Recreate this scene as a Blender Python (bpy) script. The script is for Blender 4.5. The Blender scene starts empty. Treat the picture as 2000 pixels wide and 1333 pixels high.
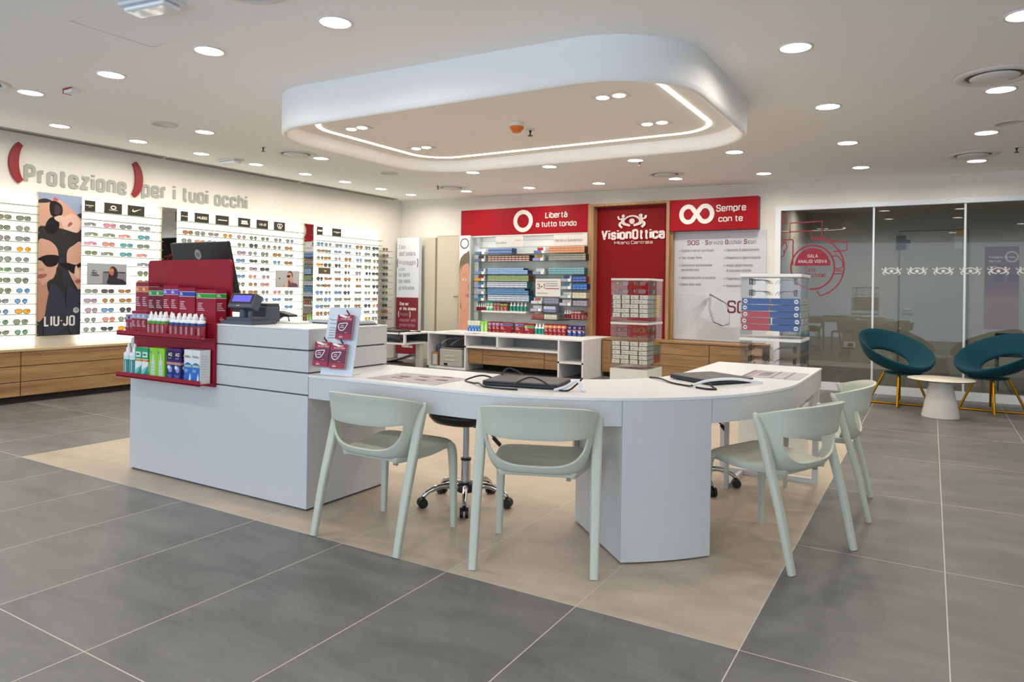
import bpy, bmesh, math, random
from mathutils import Vector, Matrix
random.seed(11)
PI = math.pi; cos = math.cos; sin = math.sin; rad = math.radians
S = bpy.context.scene; COL = S.collection

# ---------------------------------------------------------------- camera, sky, exposure
EYE = Vector((0, 0, 1.22))
YAW, ROLL = rad(30.9), rad(0.8)
fw = Vector((-sin(YAW), cos(YAW), 0)); r0 = Vector((cos(YAW), sin(YAW), 0)); u0 = Vector((0, 0, 1))
rv = cos(ROLL)*r0 + sin(ROLL)*u0; uv = -sin(ROLL)*r0 + cos(ROLL)*u0
cd = bpy.data.cameras.new('camera'); cam = bpy.data.objects.new('camera', cd); COL.objects.link(cam)
cam.matrix_world = Matrix(((rv.x, uv.x, -fw.x, EYE.x), (rv.y, uv.y, -fw.y, EYE.y), (rv.z, uv.z, -fw.z, EYE.z), (0, 0, 0, 1)))
cd.sensor_fit = 'HORIZONTAL'; cd.sensor_width = 36; cd.lens = 1368/2000*36; cd.shift_y = -98.9/2000
cd.clip_start = .05; cd.clip_end = 100
S.camera = cam
S.cycles.transparent_max_bounces = 40
S.view_settings.view_transform = 'Standard'; S.view_settings.look = 'None'
S.view_settings.exposure = 0.0; S.view_settings.gamma = 1; S.view_settings.use_curve_mapping = False
W = bpy.data.worlds.new('daylight'); S.world = W; W.use_nodes = True
bgn = W.node_tree.nodes['Background']; bgn.inputs[0].default_value = (.70, .83, 1, 1); bgn.inputs[1].default_value = 2.5
LAMP_W = 8.0          # watts of one ceiling downlight
WARM = (1, .93, .82)

# ---------------------------------------------------------------- materials
def lin(h):
    h = h.lstrip('#'); o = []
    for i in (0, 2, 4):
        c = int(h[i:i+2], 16)/255; o.append(c/12.92 if c <= .04045 else ((c+.055)/1.055)**2.4)
    return (*o, 1)
MC = {}
def M(hexc, rough=.5, metal=0, emis=0, spec=.5, alpha=1, noise=0, coat=0, sheen=0):
    k = (hexc, rough, metal, emis, spec, alpha, noise, coat, sheen)
    if k in MC: return MC[k]
    m = bpy.data.materials.new('mat_'+hexc.lstrip('#')); m.use_nodes = True
    nt = m.node_tree; b = nt.nodes['Principled BSDF']; c = lin(hexc)
    b.inputs['Base Color'].default_value = c; b.inputs['Roughness'].default_value = rough
    b.inputs['Metallic'].default_value = metal; b.inputs['Specular IOR Level'].default_value = spec
    if coat: b.inputs['Coat Weight'].default_value = coat
    if sheen: b.inputs['Sheen Weight'].default_value = sheen; b.inputs['Sheen Roughness'].default_value = .35
    if emis: b.inputs['Emission Color'].default_value = c; b.inputs['Emission Strength'].default_value = emis
    if alpha < 1: b.inputs['Alpha'].default_value = alpha
    if noise:
        n = nt.nodes.new('ShaderNodeTexNoise'); n.inputs['Scale'].default_value = 9; n.inputs['Detail'].default_value = 4
        tc = nt.nodes.new('ShaderNodeTexCoord'); nt.links.new(tc.outputs['Object'], n.inputs['Vector'])
        r = nt.nodes.new('ShaderNodeMapRange'); r.inputs['To Min'].default_value = rough-noise; r.inputs['To Max'].default_value = rough+noise
        nt.links.new(n.outputs['Fac'], r.inputs['Value']); nt.links.new(r.outputs['Result'], b.inputs['Roughness'])
    MC[k] = m; return m
def glassy(hexc, refl=.1, rough=0.0, ior=1.5):
    k = ('gl', hexc, refl, rough, ior)
    if k in MC: return MC[k]
    m = bpy.data.materials.new('glass_'+hexc.lstrip('#')); m.use_nodes = True; nt = m.node_tree
    nt.nodes.remove(nt.nodes['Principled BSDF']); out = nt.nodes['Material Output']
    t = nt.nodes.new('ShaderNodeBsdfTransparent'); t.inputs[0].default_value = lin(hexc)
    g = nt.nodes.new('ShaderNodeBsdfGlossy'); g.inputs['Roughness'].default_value = rough
    f = nt.nodes.new('ShaderNodeFresnel'); f.inputs[0].default_value = ior
    a = nt.nodes.new('ShaderNodeMath'); a.operation = 'MULTIPLY'; a.inputs[1].default_value = refl
    mx = nt.nodes.new('ShaderNodeMixShader')
    nt.links.new(f.outputs[0], a.inputs[0]); nt.links.new(a.outputs[0], mx.inputs[0])
    nt.links.new(t.outputs[0], mx.inputs[1]); nt.links.new(g.outputs[0], mx.inputs[2]); nt.links.new(mx.outputs[0], out.inputs[0])
    MC[k] = m; return m
def wood(h1, h2, axis=1, sc=1.0, rough=.45):
    k = ('w', h1, h2, axis, sc)
    if k in MC: return MC[k]
    m = bpy.data.materials.new('wood'); m.use_nodes = True; nt = m.node_tree; b = nt.nodes['Principled BSDF']; b.inputs['Roughness'].default_value = rough
    g = nt.nodes.new('ShaderNodeNewGeometry'); mp = nt.nodes.new('ShaderNodeMapping')
    s = [14*sc, 14*sc, 14*sc]; s[axis] = .9*sc; mp.inputs['Scale'].default_value = s
    n = nt.nodes.new('ShaderNodeTexNoise'); n.inputs['Scale'].default_value = 1.4; n.inputs['Detail'].default_value = 6; n.inputs['Roughness'].default_value = .62; n.inputs['Distortion'].default_value = .6
    r = nt.nodes.new('ShaderNodeValToRGB'); r.color_ramp.elements[0].position = .32; r.color_ramp.elements[1].position = .7
    r.color_ramp.elements[0].color = lin(h1); r.color_ramp.elements[1].color = lin(h2)
    nt.links.new(g.outputs['Position'], mp.inputs['Vector']); nt.links.new(mp.outputs[0], n.inputs['Vector']); nt.links.new(n.outputs['Fac'], r.inputs[0]); nt.links.new(r.outputs[0], b.inputs['Base Color'])
    MC[k] = m; return m
def floor_mat():
    m = bpy.data.materials.new('floor_tiles'); m.use_nodes = True; nt = m.node_tree; N = nt.nodes; L = nt.links; b = N['Principled BSDF']
    g = N.new('ShaderNodeNewGeometry'); sp = N.new('ShaderNodeSeparateXYZ'); L.new(g.outputs['Position'], sp.inputs[0])
    def mth(op, a, c=None, d=None):
        n = N.new('ShaderNodeMath'); n.operation = op
        for i, v in enumerate((a, c, d)):
            if v is None: continue
            if isinstance(v, (int, float)): n.inputs[i].default_value = v
            else: L.new(v, n.inputs[i])
        return n.outputs[0]
    X, Y = sp.outputs[0], sp.outputs[1]
    PX, PY, X0, Y0 = .6165, 1.187, .067, 2.462
    tx = mth('DIVIDE', mth('SUBTRACT', X, X0), PX); ty = mth('DIVIDE', mth('SUBTRACT', Y, Y0), PY)
    ix, iy = mth('FLOOR', tx), mth('FLOOR', ty)
    def edge(t, p): return mth('LESS_THAN', mth('MULTIPLY', mth('SUBTRACT', .5, mth('ABSOLUTE', mth('SUBTRACT', mth('FRACT', t), .5))), p), .0019)
    grout = mth('MAXIMUM', edge(tx, PX), edge(ty, PY))
    bei = mth('MULTIPLY', mth('MULTIPLY', mth('GREATER_THAN', X, X0-9*PX), mth('LESS_THAN', X, X0-PX)), mth('MULTIPLY', mth('GREATER_THAN', Y, Y0), mth('LESS_THAN', Y, Y0+4*PY)))
    cmb = N.new('ShaderNodeCombineXYZ'); L.new(ix, cmb.inputs[0]); L.new(iy, cmb.inputs[1])
    wn = N.new('ShaderNodeTexWhiteNoise'); L.new(cmb.outputs[0], wn.inputs[0])
    mp = N.new('ShaderNodeMapping'); mp.inputs['Scale'].default_value = (1.0, 2.6, 1); L.new(g.outputs['Position'], mp.inputs['Vector'])
    off = N.new('ShaderNodeVectorMath'); off.operation = 'ADD'; L.new(mp.outputs[0], off.inputs[0]); L.new(wn.outputs['Color'], off.inputs[1])
    n1 = N.new('ShaderNodeTexNoise'); n1.inputs['Scale'].default_value = 2.2; n1.inputs['Detail'].default_value = 9; n1.inputs['Roughness'].default_value = .68; n1.inputs['Distortion'].default_value = .5; L.new(off.outputs[0], n1.inputs['Vector'])
    n2 = N.new('ShaderNodeTexNoise'); n2.inputs['Scale'].default_value = 90; n2.inputs['Detail'].default_value = 3; L.new(g.outputs['Position'], n2.inputs['Vector'])
    f = mth('ADD', mth('MULTIPLY', n1.outputs['Fac'], .85), mth('MULTIPLY', n2.outputs['Fac'], .15))
    f = mth('ADD', f, mth('MULTIPLY', mth('SUBTRACT', wn.outputs['Value'], .5), .06))
    def ramp(a, c):
        r = N.new('ShaderNodeValToRGB'); r.color_ramp.elements[0].position = .3; r.color_ramp.elements[1].position = .72
        r.color_ramp.elements[0].color = lin(a); r.color_ramp.elements[1].color = lin(c); L.new(f, r.inputs[0]); return r.outputs[0]
    def mix(fac, a, c):
        x = N.new('ShaderNodeMix'); x.data_type = 'RGBA'; L.new(fac, x.inputs[0])
        for s, v in ((x.inputs[6], a), (x.inputs[7], c)):
            if isinstance(v, tuple): s.default_value = v
            else: L.new(v, s)
        return x.outputs[2]
    base = mix(bei, ramp('#5a5a58', '#7e7c79'), ramp('#ad9d8a', '#c9b9a6'))
    col = mix(grout, base, lin('#cfc8bd'))
    L.new(col, b.inputs['Base Color'])
    rr = N.new('ShaderNodeMapRange'); rr.inputs['To Min'].default_value = .36; rr.inputs['To Max'].default_value = .52; L.new(n1.outputs['Fac'], rr.inputs['Value']); L.new(rr.outputs[0], b.inputs['Roughness'])
    bp = N.new('ShaderNodeBump'); bp.inputs['Strength'].default_value = .12; bp.inputs['Distance'].default_value = .004; L.new(f, bp.inputs['Height']); L.new(bp.outputs[0], b.inputs['Normal'])
    return m
WHITE = M('#cacbcb', .38, noise=.05); WALLP = M('#e3dfd6', .8, noise=.04); CEILP = M('#f6f5f3', .85, noise=.04); DARKGAP = M('#55585a', .7)
RED = M('#98132c', .45, spec=.3, noise=.05); REDSIGN = M('#98081a', .5, spec=.2, noise=.04); BLK = M('#121214', .45); CHROME = M('#c9cacc', .12, 1); STEEL = M('#a9abac', .3, 1)
LW = M('#f4f2ec', .6); LW2 = M('#d9dcd6', .6); GREY = M('#8e918c', .6)
OAK = wood('#8a6440', '#b48b5f', 1); OAKX = wood('#8a6440', '#b48b5f', 0); OAKZ = wood('#8f6a47', '#b8916a', 2); OAKL = wood('#b09b78', '#cdbb98', 1)
SHELFG = M('#7f8a76', .4); ACR = glassy('#ffffff', .45, .02, 1.45); MIRROR = M('#d8dad8', .02, 1)
CHAIRM = M('#c2c5b6', .5, noise=.04); TEAL = M('#023c48', .8, spec=.25, sheen=.06, noise=.05); GOLD = M('#b98417', .3, 1)
SLATE = M('#4a515b', .5); NAVY = M('#1e2230', .7)

# ---------------------------------------------------------------- mesh builder
# a narrow stroke alphabet: each letter is a few rounded pen strokes (x, y); capitals 1 high, small letters .72
def rp(P, r=.16, n=4):
    P = [Vector(p) for p in P]; o = [P[0]]
    for i in range(1, len(P)-1):
        a, b, c = P[i-1], P[i], P[i+1]; k = min(r, (a-b).length*.5, (c-b).length*.5); u = b+(a-b).normalized()*k; v = b+(c-b).normalized()*k
        o += [u*(1-t)**2+b*2*t*(1-t)+v*t*t for t in [j/n for j in range(n+1)]]
    return [tuple(p) for p in o+[P[-1]]]
def rr(x0, y0, x1, y1, r=.17): m = (x0+x1)/2; return rp([(m, y0), (x1, y0), (x1, y1), (x0, y1), (x0, y0), (m+.001, y0)], r)
_w = .40; _x = .72
def _sh(S, dx): return [[(x+dx, y) for x, y in p] for p in S]
def dot_(x, y): return [(x, y-.055), (x, y+.055)]
GLY = {
 'a': [rp([(.03, .58), (.03, _x), (_w, _x), (_w, 0)]), rp([(_w, .41), (0, .41), (0, 0), (_w, 0), (_w, .12)])], 'b': [[(0, 1), (0, 0)], rr(0, 0, _w, _x)], 'c': [rp([(_w, .5), (_w, _x), (0, _x), (0, 0), (_w, 0), (_w, .22)])],
 'd': [[(_w, 1), (_w, 0)], rr(0, 0, _w, _x)], 'e': [rp([(_w, .36), (_w, _x), (0, _x), (0, 0), (_w, 0), (_w, .17)], .15), [(0, .36), (_w, .36)]], 'f': [rp([(.28, 1), (.1, 1), (.1, 0)]), [(0, _x), (.26, _x)]],
 'g': [rr(0, 0, _w, _x), rp([(_w, _x), (_w, -.24), (.04, -.24)])], 'h': [[(0, 1), (0, 0)], rp([(0, _x), (_w, _x), (_w, 0)])], 'i': [[(0, _x), (0, 0)], dot_(0, .95)], 'l': [rp([(0, 1), (0, 0), (.11, 0)], .1)],
 'm': [[(0, _x), (0, 0)], rp([(0, _x), (.34, _x), (.34, 0)]), rp([(.34, _x), (.68, _x), (.68, 0)])], 'n': [[(0, _x), (0, 0)], rp([(0, _x), (_w, _x), (_w, 0)])], 'o': [rr(0, 0, _w, _x)], 'p': [[(0, _x), (0, -.25)], rr(0, 0, _w, _x)],
 'q': [[(_w, _x), (_w, -.25)], rr(0, 0, _w, _x)], 'r': [[(0, _x), (0, 0)], rp([(0, .5), (0, _x), (.22, _x)])], 's': [rp([(.38, .54), (.38, _x), (0, _x), (0, .37), (.38, .35), (.38, 0), (0, 0), (0, .18)], .13)], 't': [rp([(.1, .95), (.1, 0), (.26, 0)], .12), [(0, _x), (.26, _x)]],
 'u': [rp([(0, _x), (0, 0), (_w, 0), (_w, .2)]), [(_w, _x), (_w, 0)]], 'v': [[(0, _x), (.2, .02), (.4, _x)]], 'w': [[(0, _x), (.15, .02), (.3, _x), (.45, .02), (.6, _x)]], 'z': [[(.01, _x), (.37, _x), (.01, .02), (.38, .02)]], 'y': [[(0, _x), (.2, .02)], [(.4, _x), (.14, -.25)]], 'j': [rp([(.1, _x), (.1, -.22), (0, -.22)]), dot_(.1, .95)],
 'A': [[(0, 0), (.25, 1), (.5, 0)], [(.09, .3), (.41, .3)]], 'B': [[(0, 0), (0, 1)], rp([(0, 1), (.42, 1), (.42, .53), (0, .53)]), rp([(0, .53), (.46, .53), (.46, 0), (0, 0)])], 'C': [rp([(.45, .72), (.45, 1), (0, 1), (0, 0), (.45, 0), (.45, .28)])], 'D': [[(0, 0), (0, 1)], rp([(0, 1), (.45, 1), (.45, 0), (0, 0)], .2)],
 'E': [[(.38, 1), (0, 1), (0, 0), (.39, 0)], [(0, .52), (.34, .52)]], 'F': [[(.38, 1), (0, 1), (0, 0)], [(0, .52), (.34, .52)]], 'G': [rp([(.45, .75), (.45, 1), (0, 1), (0, 0), (.45, 0), (.45, .46), (.26, .46)])], 'H': [[(0, 0), (0, 1)], [(.46, 0), (.46, 1)], [(0, .5), (.46, .5)]], 'I': [[(0, 0), (0, 1)]], 'J': [rp([(.34, 1), (.34, 0), (0, 0), (0, .2)])],
 'K': [[(0, 0), (0, 1)], [(.44, 1), (.03, .45)], [(.14, .6), (.46, 0)]], 'L': [[(0, 1), (0, 0), (.37, 0)]], 'M': [[(0, 0), (0, 1), (.3, .3), (.6, 1), (.6, 0)]], 'N': [[(0, 0), (0, 1), (.46, 0), (.46, 1)]], 'O': [rr(0, 0, .46, 1, .2)], 'P': [[(0, 0), (0, 1)], rp([(0, 1), (.44, 1), (.44, .44), (0, .44)], .2)], 'Q': [rr(0, 0, .46, 1, .2), [(.28, .2), (.5, -.06)]],
 'R': [[(0, 0), (0, 1)], rp([(0, 1), (.44, 1), (.44, .46), (0, .46)], .2), [(.2, .46), (.46, 0)]], 'S': [rp([(.44, .74), (.44, 1), (0, 1), (0, .54), (.44, .5), (.44, 0), (0, 0), (0, .25)], .17)], 'T': [[(0, 1), (.46, 1)], [(.23, 1), (.23, 0)]], 'U': [rp([(0, 1), (0, 0), (.46, 0), (.46, 1)], .2)], 'V': [[(0, 1), (.25, .02), (.5, 1)]], 'X': [[(0, 0), (.46, 1)], [(0, 1), (.46, 0)]], 'Y': [[(0, 1), (.24, .45), (.48, 1)], [(.24, .45), (.24, 0)]], 'Z': [[(0, 1), (.44, 1), (0, 0), (.45, 0)]],
 '1': [[(0, .78), (.17, 1), (.17, 0)]], '3': [rp([(0, .8), (0, 1), (.42, 1), (.42, .53), (.15, .53)]), rp([(.15, .53), (.44, .53), (.44, 0), (0, 0), (0, .2)])], '+': [[(0, .42), (.4, .42)], [(.2, .2), (.2, .64)]], '.': [dot_(0, .05)], "'": [[(0, 1), (0, .75)]], '·': [dot_(0, .5)], '“': [[(.0, .75), (.05, 1)], [(.16, .75), (.21, 1)]], '-': [[(0, .4), (.25, .4)]]}
GLY['à'] = GLY['a']+[[(.08, 1.02), (.25, .86)]]
class MB:
    def __init__(s): s.v = []; s.f = []; s.mi = []; s.sm = []; s.mats = []
    def mat(s, m):
        if m not in s.mats: s.mats.append(m)
        return s.mats.index(m)
    def add(s, vs, fs, m, smooth=False):
        o = len(s.v); s.v += [tuple(v) for v in vs]; i = s.mat(m)
        for f in fs: s.f.append(tuple(o+k for k in f)); s.mi.append(i); s.sm.append(smooth)
        return s
    def box(s, x0, x1, y0, y1, z0, z1, m, faces=None):
        vs = [(x, y, z) for z in (z0, z1) for y in (y0, y1) for x in (x0, x1)]
        fs = [(0, 2, 3, 1), (4, 5, 7, 6), (0, 1, 5, 4), (2, 6, 7, 3), (0, 4, 6, 2), (1, 3, 7, 5)]
        s.add(vs, fs, m); 
        if faces:                                   # {face index: material}: 0 bottom 1 top 2 -y 3 +y 4 -x 5 +x
            for k, mm in faces.items(): s.mi[len(s.mi)-6+k] = s.mat(mm)
        return s
    def prism(s, pts, z0, z1, m, side=None, smooth=False):
        n = len(pts); vs = [(p[0], p[1], z0) for p in pts]+[(p[0], p[1], z1) for p in pts]
        s.add(vs, [tuple(range(n))[::-1], tuple(range(n, 2*n))], m); 
        s.add(vs, [(i, (i+1) % n, n+(i+1) % n, n+i) for i in range(n)], side or m, smooth); return s
    def lathe(s, prof, m, n=24, c=(0, 0, 0), smooth=True, cap=True):
        vs = []; k = len(prof)
        for j in range(n):
            a = 2*PI*j/n
            for r, z in prof: vs.append((c[0]+r*cos(a), c[1]+r*sin(a), c[2]+z))
        fs = [(j*k+i, ((j+1) % n)*k+i, ((j+1) % n)*k+i+1, j*k+i+1) for j in range(n) for i in range(k-1)]
        s.add(vs, fs, m, smooth)
        if cap: s.add(vs, [tuple(j*k for j in range(n))[::-1], tuple(j*k+k-1 for j in range(n))], m)
        return s
    def tube(s, pts, r, m, n=8, closed=False, sect=None):
        P = [Vector(p) for p in pts]; K = len(P); R = r if isinstance(r, (list, tuple)) else [r]*K
        ref = Vector((0, 0, 1)); vs = []; prev = None
        for i, p in enumerate(P):
            a = P[i-1] if (i or closed) else p; b = P[(i+1) % K] if (i < K-1 or closed) else p
            t = (b-a).normalized()
            if prev is None:
                if abs(t.dot(ref)) > .95: ref = Vector((0, 1, 0))
                u = (ref-t*t.dot(ref)).normalized()
            else: u = (prev-t*t.dot(prev)).normalized()
            prev = u; w = t.cross(u); rr = R[i]
            for j in range(n):
                if sect: q = sect[j]; vs.append(p+(u*q[0]+w*q[1])*rr)
                else: an = 2*PI*j/n; vs.append(p+(u*cos(an)+w*sin(an))*rr)
        fs = [(i*n+j, i*n+(j+1) % n, ((i+1) % K)*n+(j+1) % n, ((i+1) % K)*n+j) for i in range(K if closed else K-1) for j in range(n)]
        s.add(vs, fs, m, True)
        if not closed: s.add(vs, [tuple(range(n))[::-1], tuple(range((K-1)*n, K*n))], m)
        return s
    def sweep(s, path, prof, m, smooth=True):
        """closed horizontal path given by a function inset->points; prof = [(inset, z)]"""
        rows = [[(x, y, z(x) if callable(z) else z) for x, y in path(d)] for d, z in prof]; n = len(rows[0])
        vs = [p for r in rows for p in r]
        s.add(vs, [(i*n+j, i*n+(j+1) % n, (i+1)*n+(j+1) % n, (i+1)*n+j) for i in range(len(rows)-1) for j in range(n)], m, smooth); return s
    def build(s, name, parent=None, bevel=0, seg=2, sub=0, loc=None, local=False, solid=0):
        me = bpy.data.meshes.new(name)
        off = Vector((0, 0, 0))
        if parent is not None and not local: off = Vector(parent['_o'])
        if loc is not None and parent is None: off = Vector(loc)
        me.from_pydata([tuple(Vector(v)-off) for v in s.v], [], s.f)
        for m in s.mats: me.materials.append(m)
        me.polygons.foreach_set('material_index', s.mi); me.polygons.foreach_set('use_smooth', s.sm); me.update()
        o = bpy.data.objects.new(name, me); COL.objects.link(o)
        if parent is not None: o.parent = parent
        if loc is not None:
            o.location = loc
        o['_o'] = tuple(off) if parent is not None else tuple(loc or (0, 0, 0))
        if solid: q = o.modifiers.new('t', 'SOLIDIFY'); q.thickness = solid; q.offset = 0
        if bevel: q = o.modifiers.new('b', 'BEVEL'); q.width = bevel; q.segments = seg; q.limit_method = 'ANGLE'; q.angle_limit = rad(40)
        if sub: q = o.modifiers.new('s', 'SUBSURF'); q.levels = sub; q.render_levels = sub
        return o
class FR:
    """a flat print laid on a face of a real object: origin, right and up vectors"""
    def __init__(s, mb, o, ux, uy, lift=.0006, step=.00025):
        s.mb = mb; s.o = Vector(o); s.ux = Vector(ux).normalized(); s.uy = Vector(uy).normalized(); s.n = s.ux.cross(s.uy); s.h = lift; s.st = step
    def P(s, x, y, h=None): return s.o+s.ux*x+s.uy*y+s.n*(s.h if h is None else h)
    def poly(s, pts, m, d=0):
        n = len(pts); top = [s.P(x, y, s.h+d) for x, y in pts]
        s.mb.add(top, [tuple(range(n))], m)
        if d:
            vs = top+[s.P(x, y, 0) for x, y in pts]; s.mb.add(vs, [(n+i, n+(i+1) % n, (i+1) % n, i) for i in range(n)], m)
        s.h += s.st; return s
    def rect(s, x0, y0, x1, y1, m, d=0): return s.poly([(x0, y0), (x1, y0), (x1, y1), (x0, y1)], m, d)
    def blob(s, pts, m, k=5): return s.poly(crom(pts, k), m)
    def disc(s, x, y, r, m, ry=None, n=24, d=0): return s.poly([(x+r*cos(2*PI*i/n), y+(ry or r)*sin(2*PI*i/n)) for i in range(n)], m, d)
    def stroke(s, pts, w, m, d=0, closed=False):
        K = len(pts); Wd = w if isinstance(w, (list, tuple)) else [w]*K; a = []; b = []
        for i in range(K):
            p = Vector(pts[i-1] if (i or closed) else pts[i]); q = Vector(pts[(i+1) % K] if (i < K-1 or closed) else pts[i]); t = (q-p)
            t = t.normalized() if t.length else Vector((1, 0)); nn = Vector((-t.y, t.x)); c = Vector(pts[i]); a.append(c+nn*Wd[i]/2); b.append(c-nn*Wd[i]/2)
        vs = [s.P(*p, s.h+d) for p in a]+[s.P(*p, s.h+d) for p in b]; R = range(K if closed else K-1)
        s.mb.add(vs, [(K+i, K+(i+1) % K, (i+1) % K, i) for i in R], m)
        if d:
            lo = [s.P(*p, 0) for p in a]+[s.P(*p, 0) for p in b]; al = vs+lo; T = 2*K
            fs = [(i, (i+1) % K, T+(i+1) % K, T+i) for i in R]+[(K+(i+1) % K, K+i, T+K+i, T+K+(i+1) % K) for i in R]
            if not closed: fs += [(0, T, T+K, K), (K-1, 2*K-1, T+2*K-1, T+K-1)]
            s.mb.add(al, fs, m)
        s.h += s.st; return s
    def ring(s, x, y, r, w, m, ry=None, d=0, n=40, a0=0, a1=360):
        cl = a1-a0 >= 360; K = n if cl else n+1
        return s.stroke([(x+r*cos(rad(a0+(a1-a0)*i/n)), y+(ry or r)*sin(rad(a0+(a1-a0)*i/n))) for i in range(K)], w, m, d, cl)
    def text(s, t, x0, x1, y, cap, m, bold=0, d=0):
        """narrow lettering from x0 to x1, capital height cap, baseline y; bold widens the pen"""
        pen = (.12+bold*2.0)*cap; G = [(GLY[c] if c != ' ' else None) for c in t]
        wds = [max(p[0] for q in g for p in q) if g else 0 for g in G]; n = sum(1 for g in G if g); gap = .085*cap
        fix = n*pen+(n-1)*gap+(len(G)-n)*.36*cap; kx = (x1-x0-fix)/max(sum(wds), .01)
        if kx < .5*cap:
            f = (x1-x0-.5*cap*sum(wds))/fix; f = max(f, .45); pen *= f; gap *= f; fix *= f; kx = (x1-x0-fix)/max(sum(wds), .01)
        k = cap-pen; hb = s.h; cur = x0+pen/2; sp_ = fix-n*pen-(n-1)*gap; sp_ = sp_/max(len(G)-n, 1)
        for g, w in zip(G, wds):
            if g is None: cur += sp_; continue
            for i, q in enumerate(g):
                Q = [Vector((cur+px_*kx, y+pen/2+py_*k)) for px_, py_ in q]; seg = [[Q[0]]]
                for j in range(1, len(Q)):
                    seg[-1].append(Q[j])
                    if j < len(Q)-1 and (Q[j]-Q[j-1]).angle(Q[j+1]-Q[j], 0) > .8: seg.append([Q[j]])
                for j, sg in enumerate(seg):
                    if j: sg[0] = sg[0]-(sg[1]-sg[0]).normalized()*pen*.4
                    if j < len(seg)-1: sg[-1] = sg[-1]+(sg[-1]-sg[-2]).normalized()*pen*.4
                    s.h = hb+(.0004 if d else .00012)*(i*3+j % 2); s.stroke([tuple(v) for v in sg], pen, m, d)
            cur += w*kx+pen+gap
        s.h = hb+s.st; return s
def crom(pts, k=5):
    n = len(pts); out = []
    for i in range(n):
        p0, p1, p2, p3 = (Vector(pts[(i+j-1) % n]) for j in range(4))
        for t in range(k):
            u = t/k; out.append(.5*((2*p1)+(p2-p0)*u+(2*p0-5*p1+4*p2-p3)*u*u+(3*p1-p0-3*p2+p3)*u**3))
    return [tuple(p) for p in out]
def open_crom(pts, k=6):
    P = [Vector(p) for p in pts]; out = []
    for i in range(len(P)-1):
        p0 = P[max(i-1, 0)]; p1 = P[i]; p2 = P[i+1]; p3 = P[min(i+2, len(P)-1)]
        for t in range(k):
            u = t/k; out.append(.5*((2*p1)+(p2-p0)*u+(2*p0-5*p1+4*p2-p3)*u*u+(3*p1-p0-3*p2+p3)*u**3))
    out.append(P[-1]); return [tuple(p) for p in out]

# ---------------------------------------------------------------- things
def T(name, label, cat, loc=(0, 0, 0), rz=0, group=None):
    o = bpy.data.objects.new(name, None); COL.objects.link(o); o.location = loc; o.rotation_euler = (0, 0, rz); o.empty_display_size = .05
    o['label'] = label; o['category'] = cat; o['_o'] = tuple(loc)
    if group: o['group'] = group
    return o
def tag(o, label, cat, group=None, kind=None):
    if label: o['label'] = label
    if cat: o['category'] = cat
    if group: o['group'] = group
    if kind: o['kind'] = kind
    return o
def struct(o): o['kind'] = 'structure'; return o
KIDS = {}
def dup(o, loc=None, rz=None, label=None, group=None, parent=None):
    c = o.copy(); COL.objects.link(c)
    if parent is not None: c.parent = parent
    if loc is not None: c.location = loc
    if rz is not None: c.rotation_euler = (0, 0, rz)
    if label: c['label'] = label
    if group: c['group'] = group
    for ch in list(o.children): dup(ch, parent=c)
    return c
def swap(o, i, m):
    """give this copy's own slot another material"""
    o.material_slots[i].link = 'OBJECT'; o.material_slots[i].material = m
ORD = ['zeroth', 'first', 'second', 'third', 'fourth', 'fifth', 'sixth', 'seventh', 'eighth', 'ninth', 'tenth', 'eleventh', 'twelfth', 'thirteenth', 'fourteenth', 'fifteenth']
XA, YA, ZA = Vector((1, 0, 0)), Vector((0, 1, 0)), Vector((0, 0, 1))
def zc(x): return 2.68-.0155*x                     # the ceiling falls very slightly to the glass side
# ================================================================ the room
YB, XL, XR, YF, YI = 9.8, -8.2, 4.6, -2.6, 13.1
struct(MB().box(XL-.2, XR+.2, YF, YI+.1, -.12, 0, floor_mat()).build('floor'))
b = MB(); ys = (YF, YB)
b.add([(x, y, zc(x)+h) for h in (0, .15) for y in ys for x in (XL, XR)], [(0, 2, 3, 1), (4, 5, 7, 6), (0, 1, 5, 4), (2, 6, 7, 3), (0, 4, 6, 2), (1, 3, 7, 5)], CEILP)
struct(b.build('ceiling'))
struct(MB().box(XL-.2, XL, YF, YB+.15, 0, 3.1, WALLP).build('wall_left'))
b = MB().box(XL, -1.78, YB, YB+.15, 0, 3.1, WALLP).box(-1.78, XR, YB, YB+.15, 2.385, 3.1, WALLP)
struct(b.build('wall_back'))
struct(MB().box(XR, XR+.2, YF, YI, 0, 3.1, WALLP).build('wall_right'))
# examination room behind the glass
INW = M('#b0aea9', .8)
struct(MB().box(-1.95, XR, YI, YI+.1, 0, 2.75, INW).box(-2.0, -1.85, YB+.15, YI, 0, 2.75, INW).build('wall_inner'))
struct(MB().box(-1.85, XR, YB+.15, YI, 2.62, 2.75, M('#b9b7b1', .85)).build('ceiling_inner'))
struct(MB().box(-1.85, -.5, YI-.012, YI, 0, .08, M('#d4d4d2', .5)).build('baseboard_inner'))
d = MB().box(-.47, .50, YI-.03, YI, 0, 2.29, M('#a3a29d', .5)); dr = struct(d.build('door_1'))
e = MB(); 
for x0, x1, z0, z1 in ((-.46, -.448, 0, 2.268), (.478, .49, 0, 2.268), (-.46, .49, 2.268, 2.28)): e.box(x0, x1, YI-.045, YI-.03, z0, z1, M('#4c4c4a', .5))
e.build('door_frame', dr)
MB().box(-.50, -.36, YI-.06, YI-.045, 1.98, 2.2, BLK).box(-.36, -.30, YI-.06, YI-.045, 2.07, 2.13, BLK).build('door_closer', dr)
MB().tube([(-.38, YI-.1, 1.0), (-.26, YI-.1, 1.0)], .012, STEEL).tube([(-.38, YI-.1, 1.0), (-.38, YI-.03, 1.0)], .012, STEEL).build('handle', dr)
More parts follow.
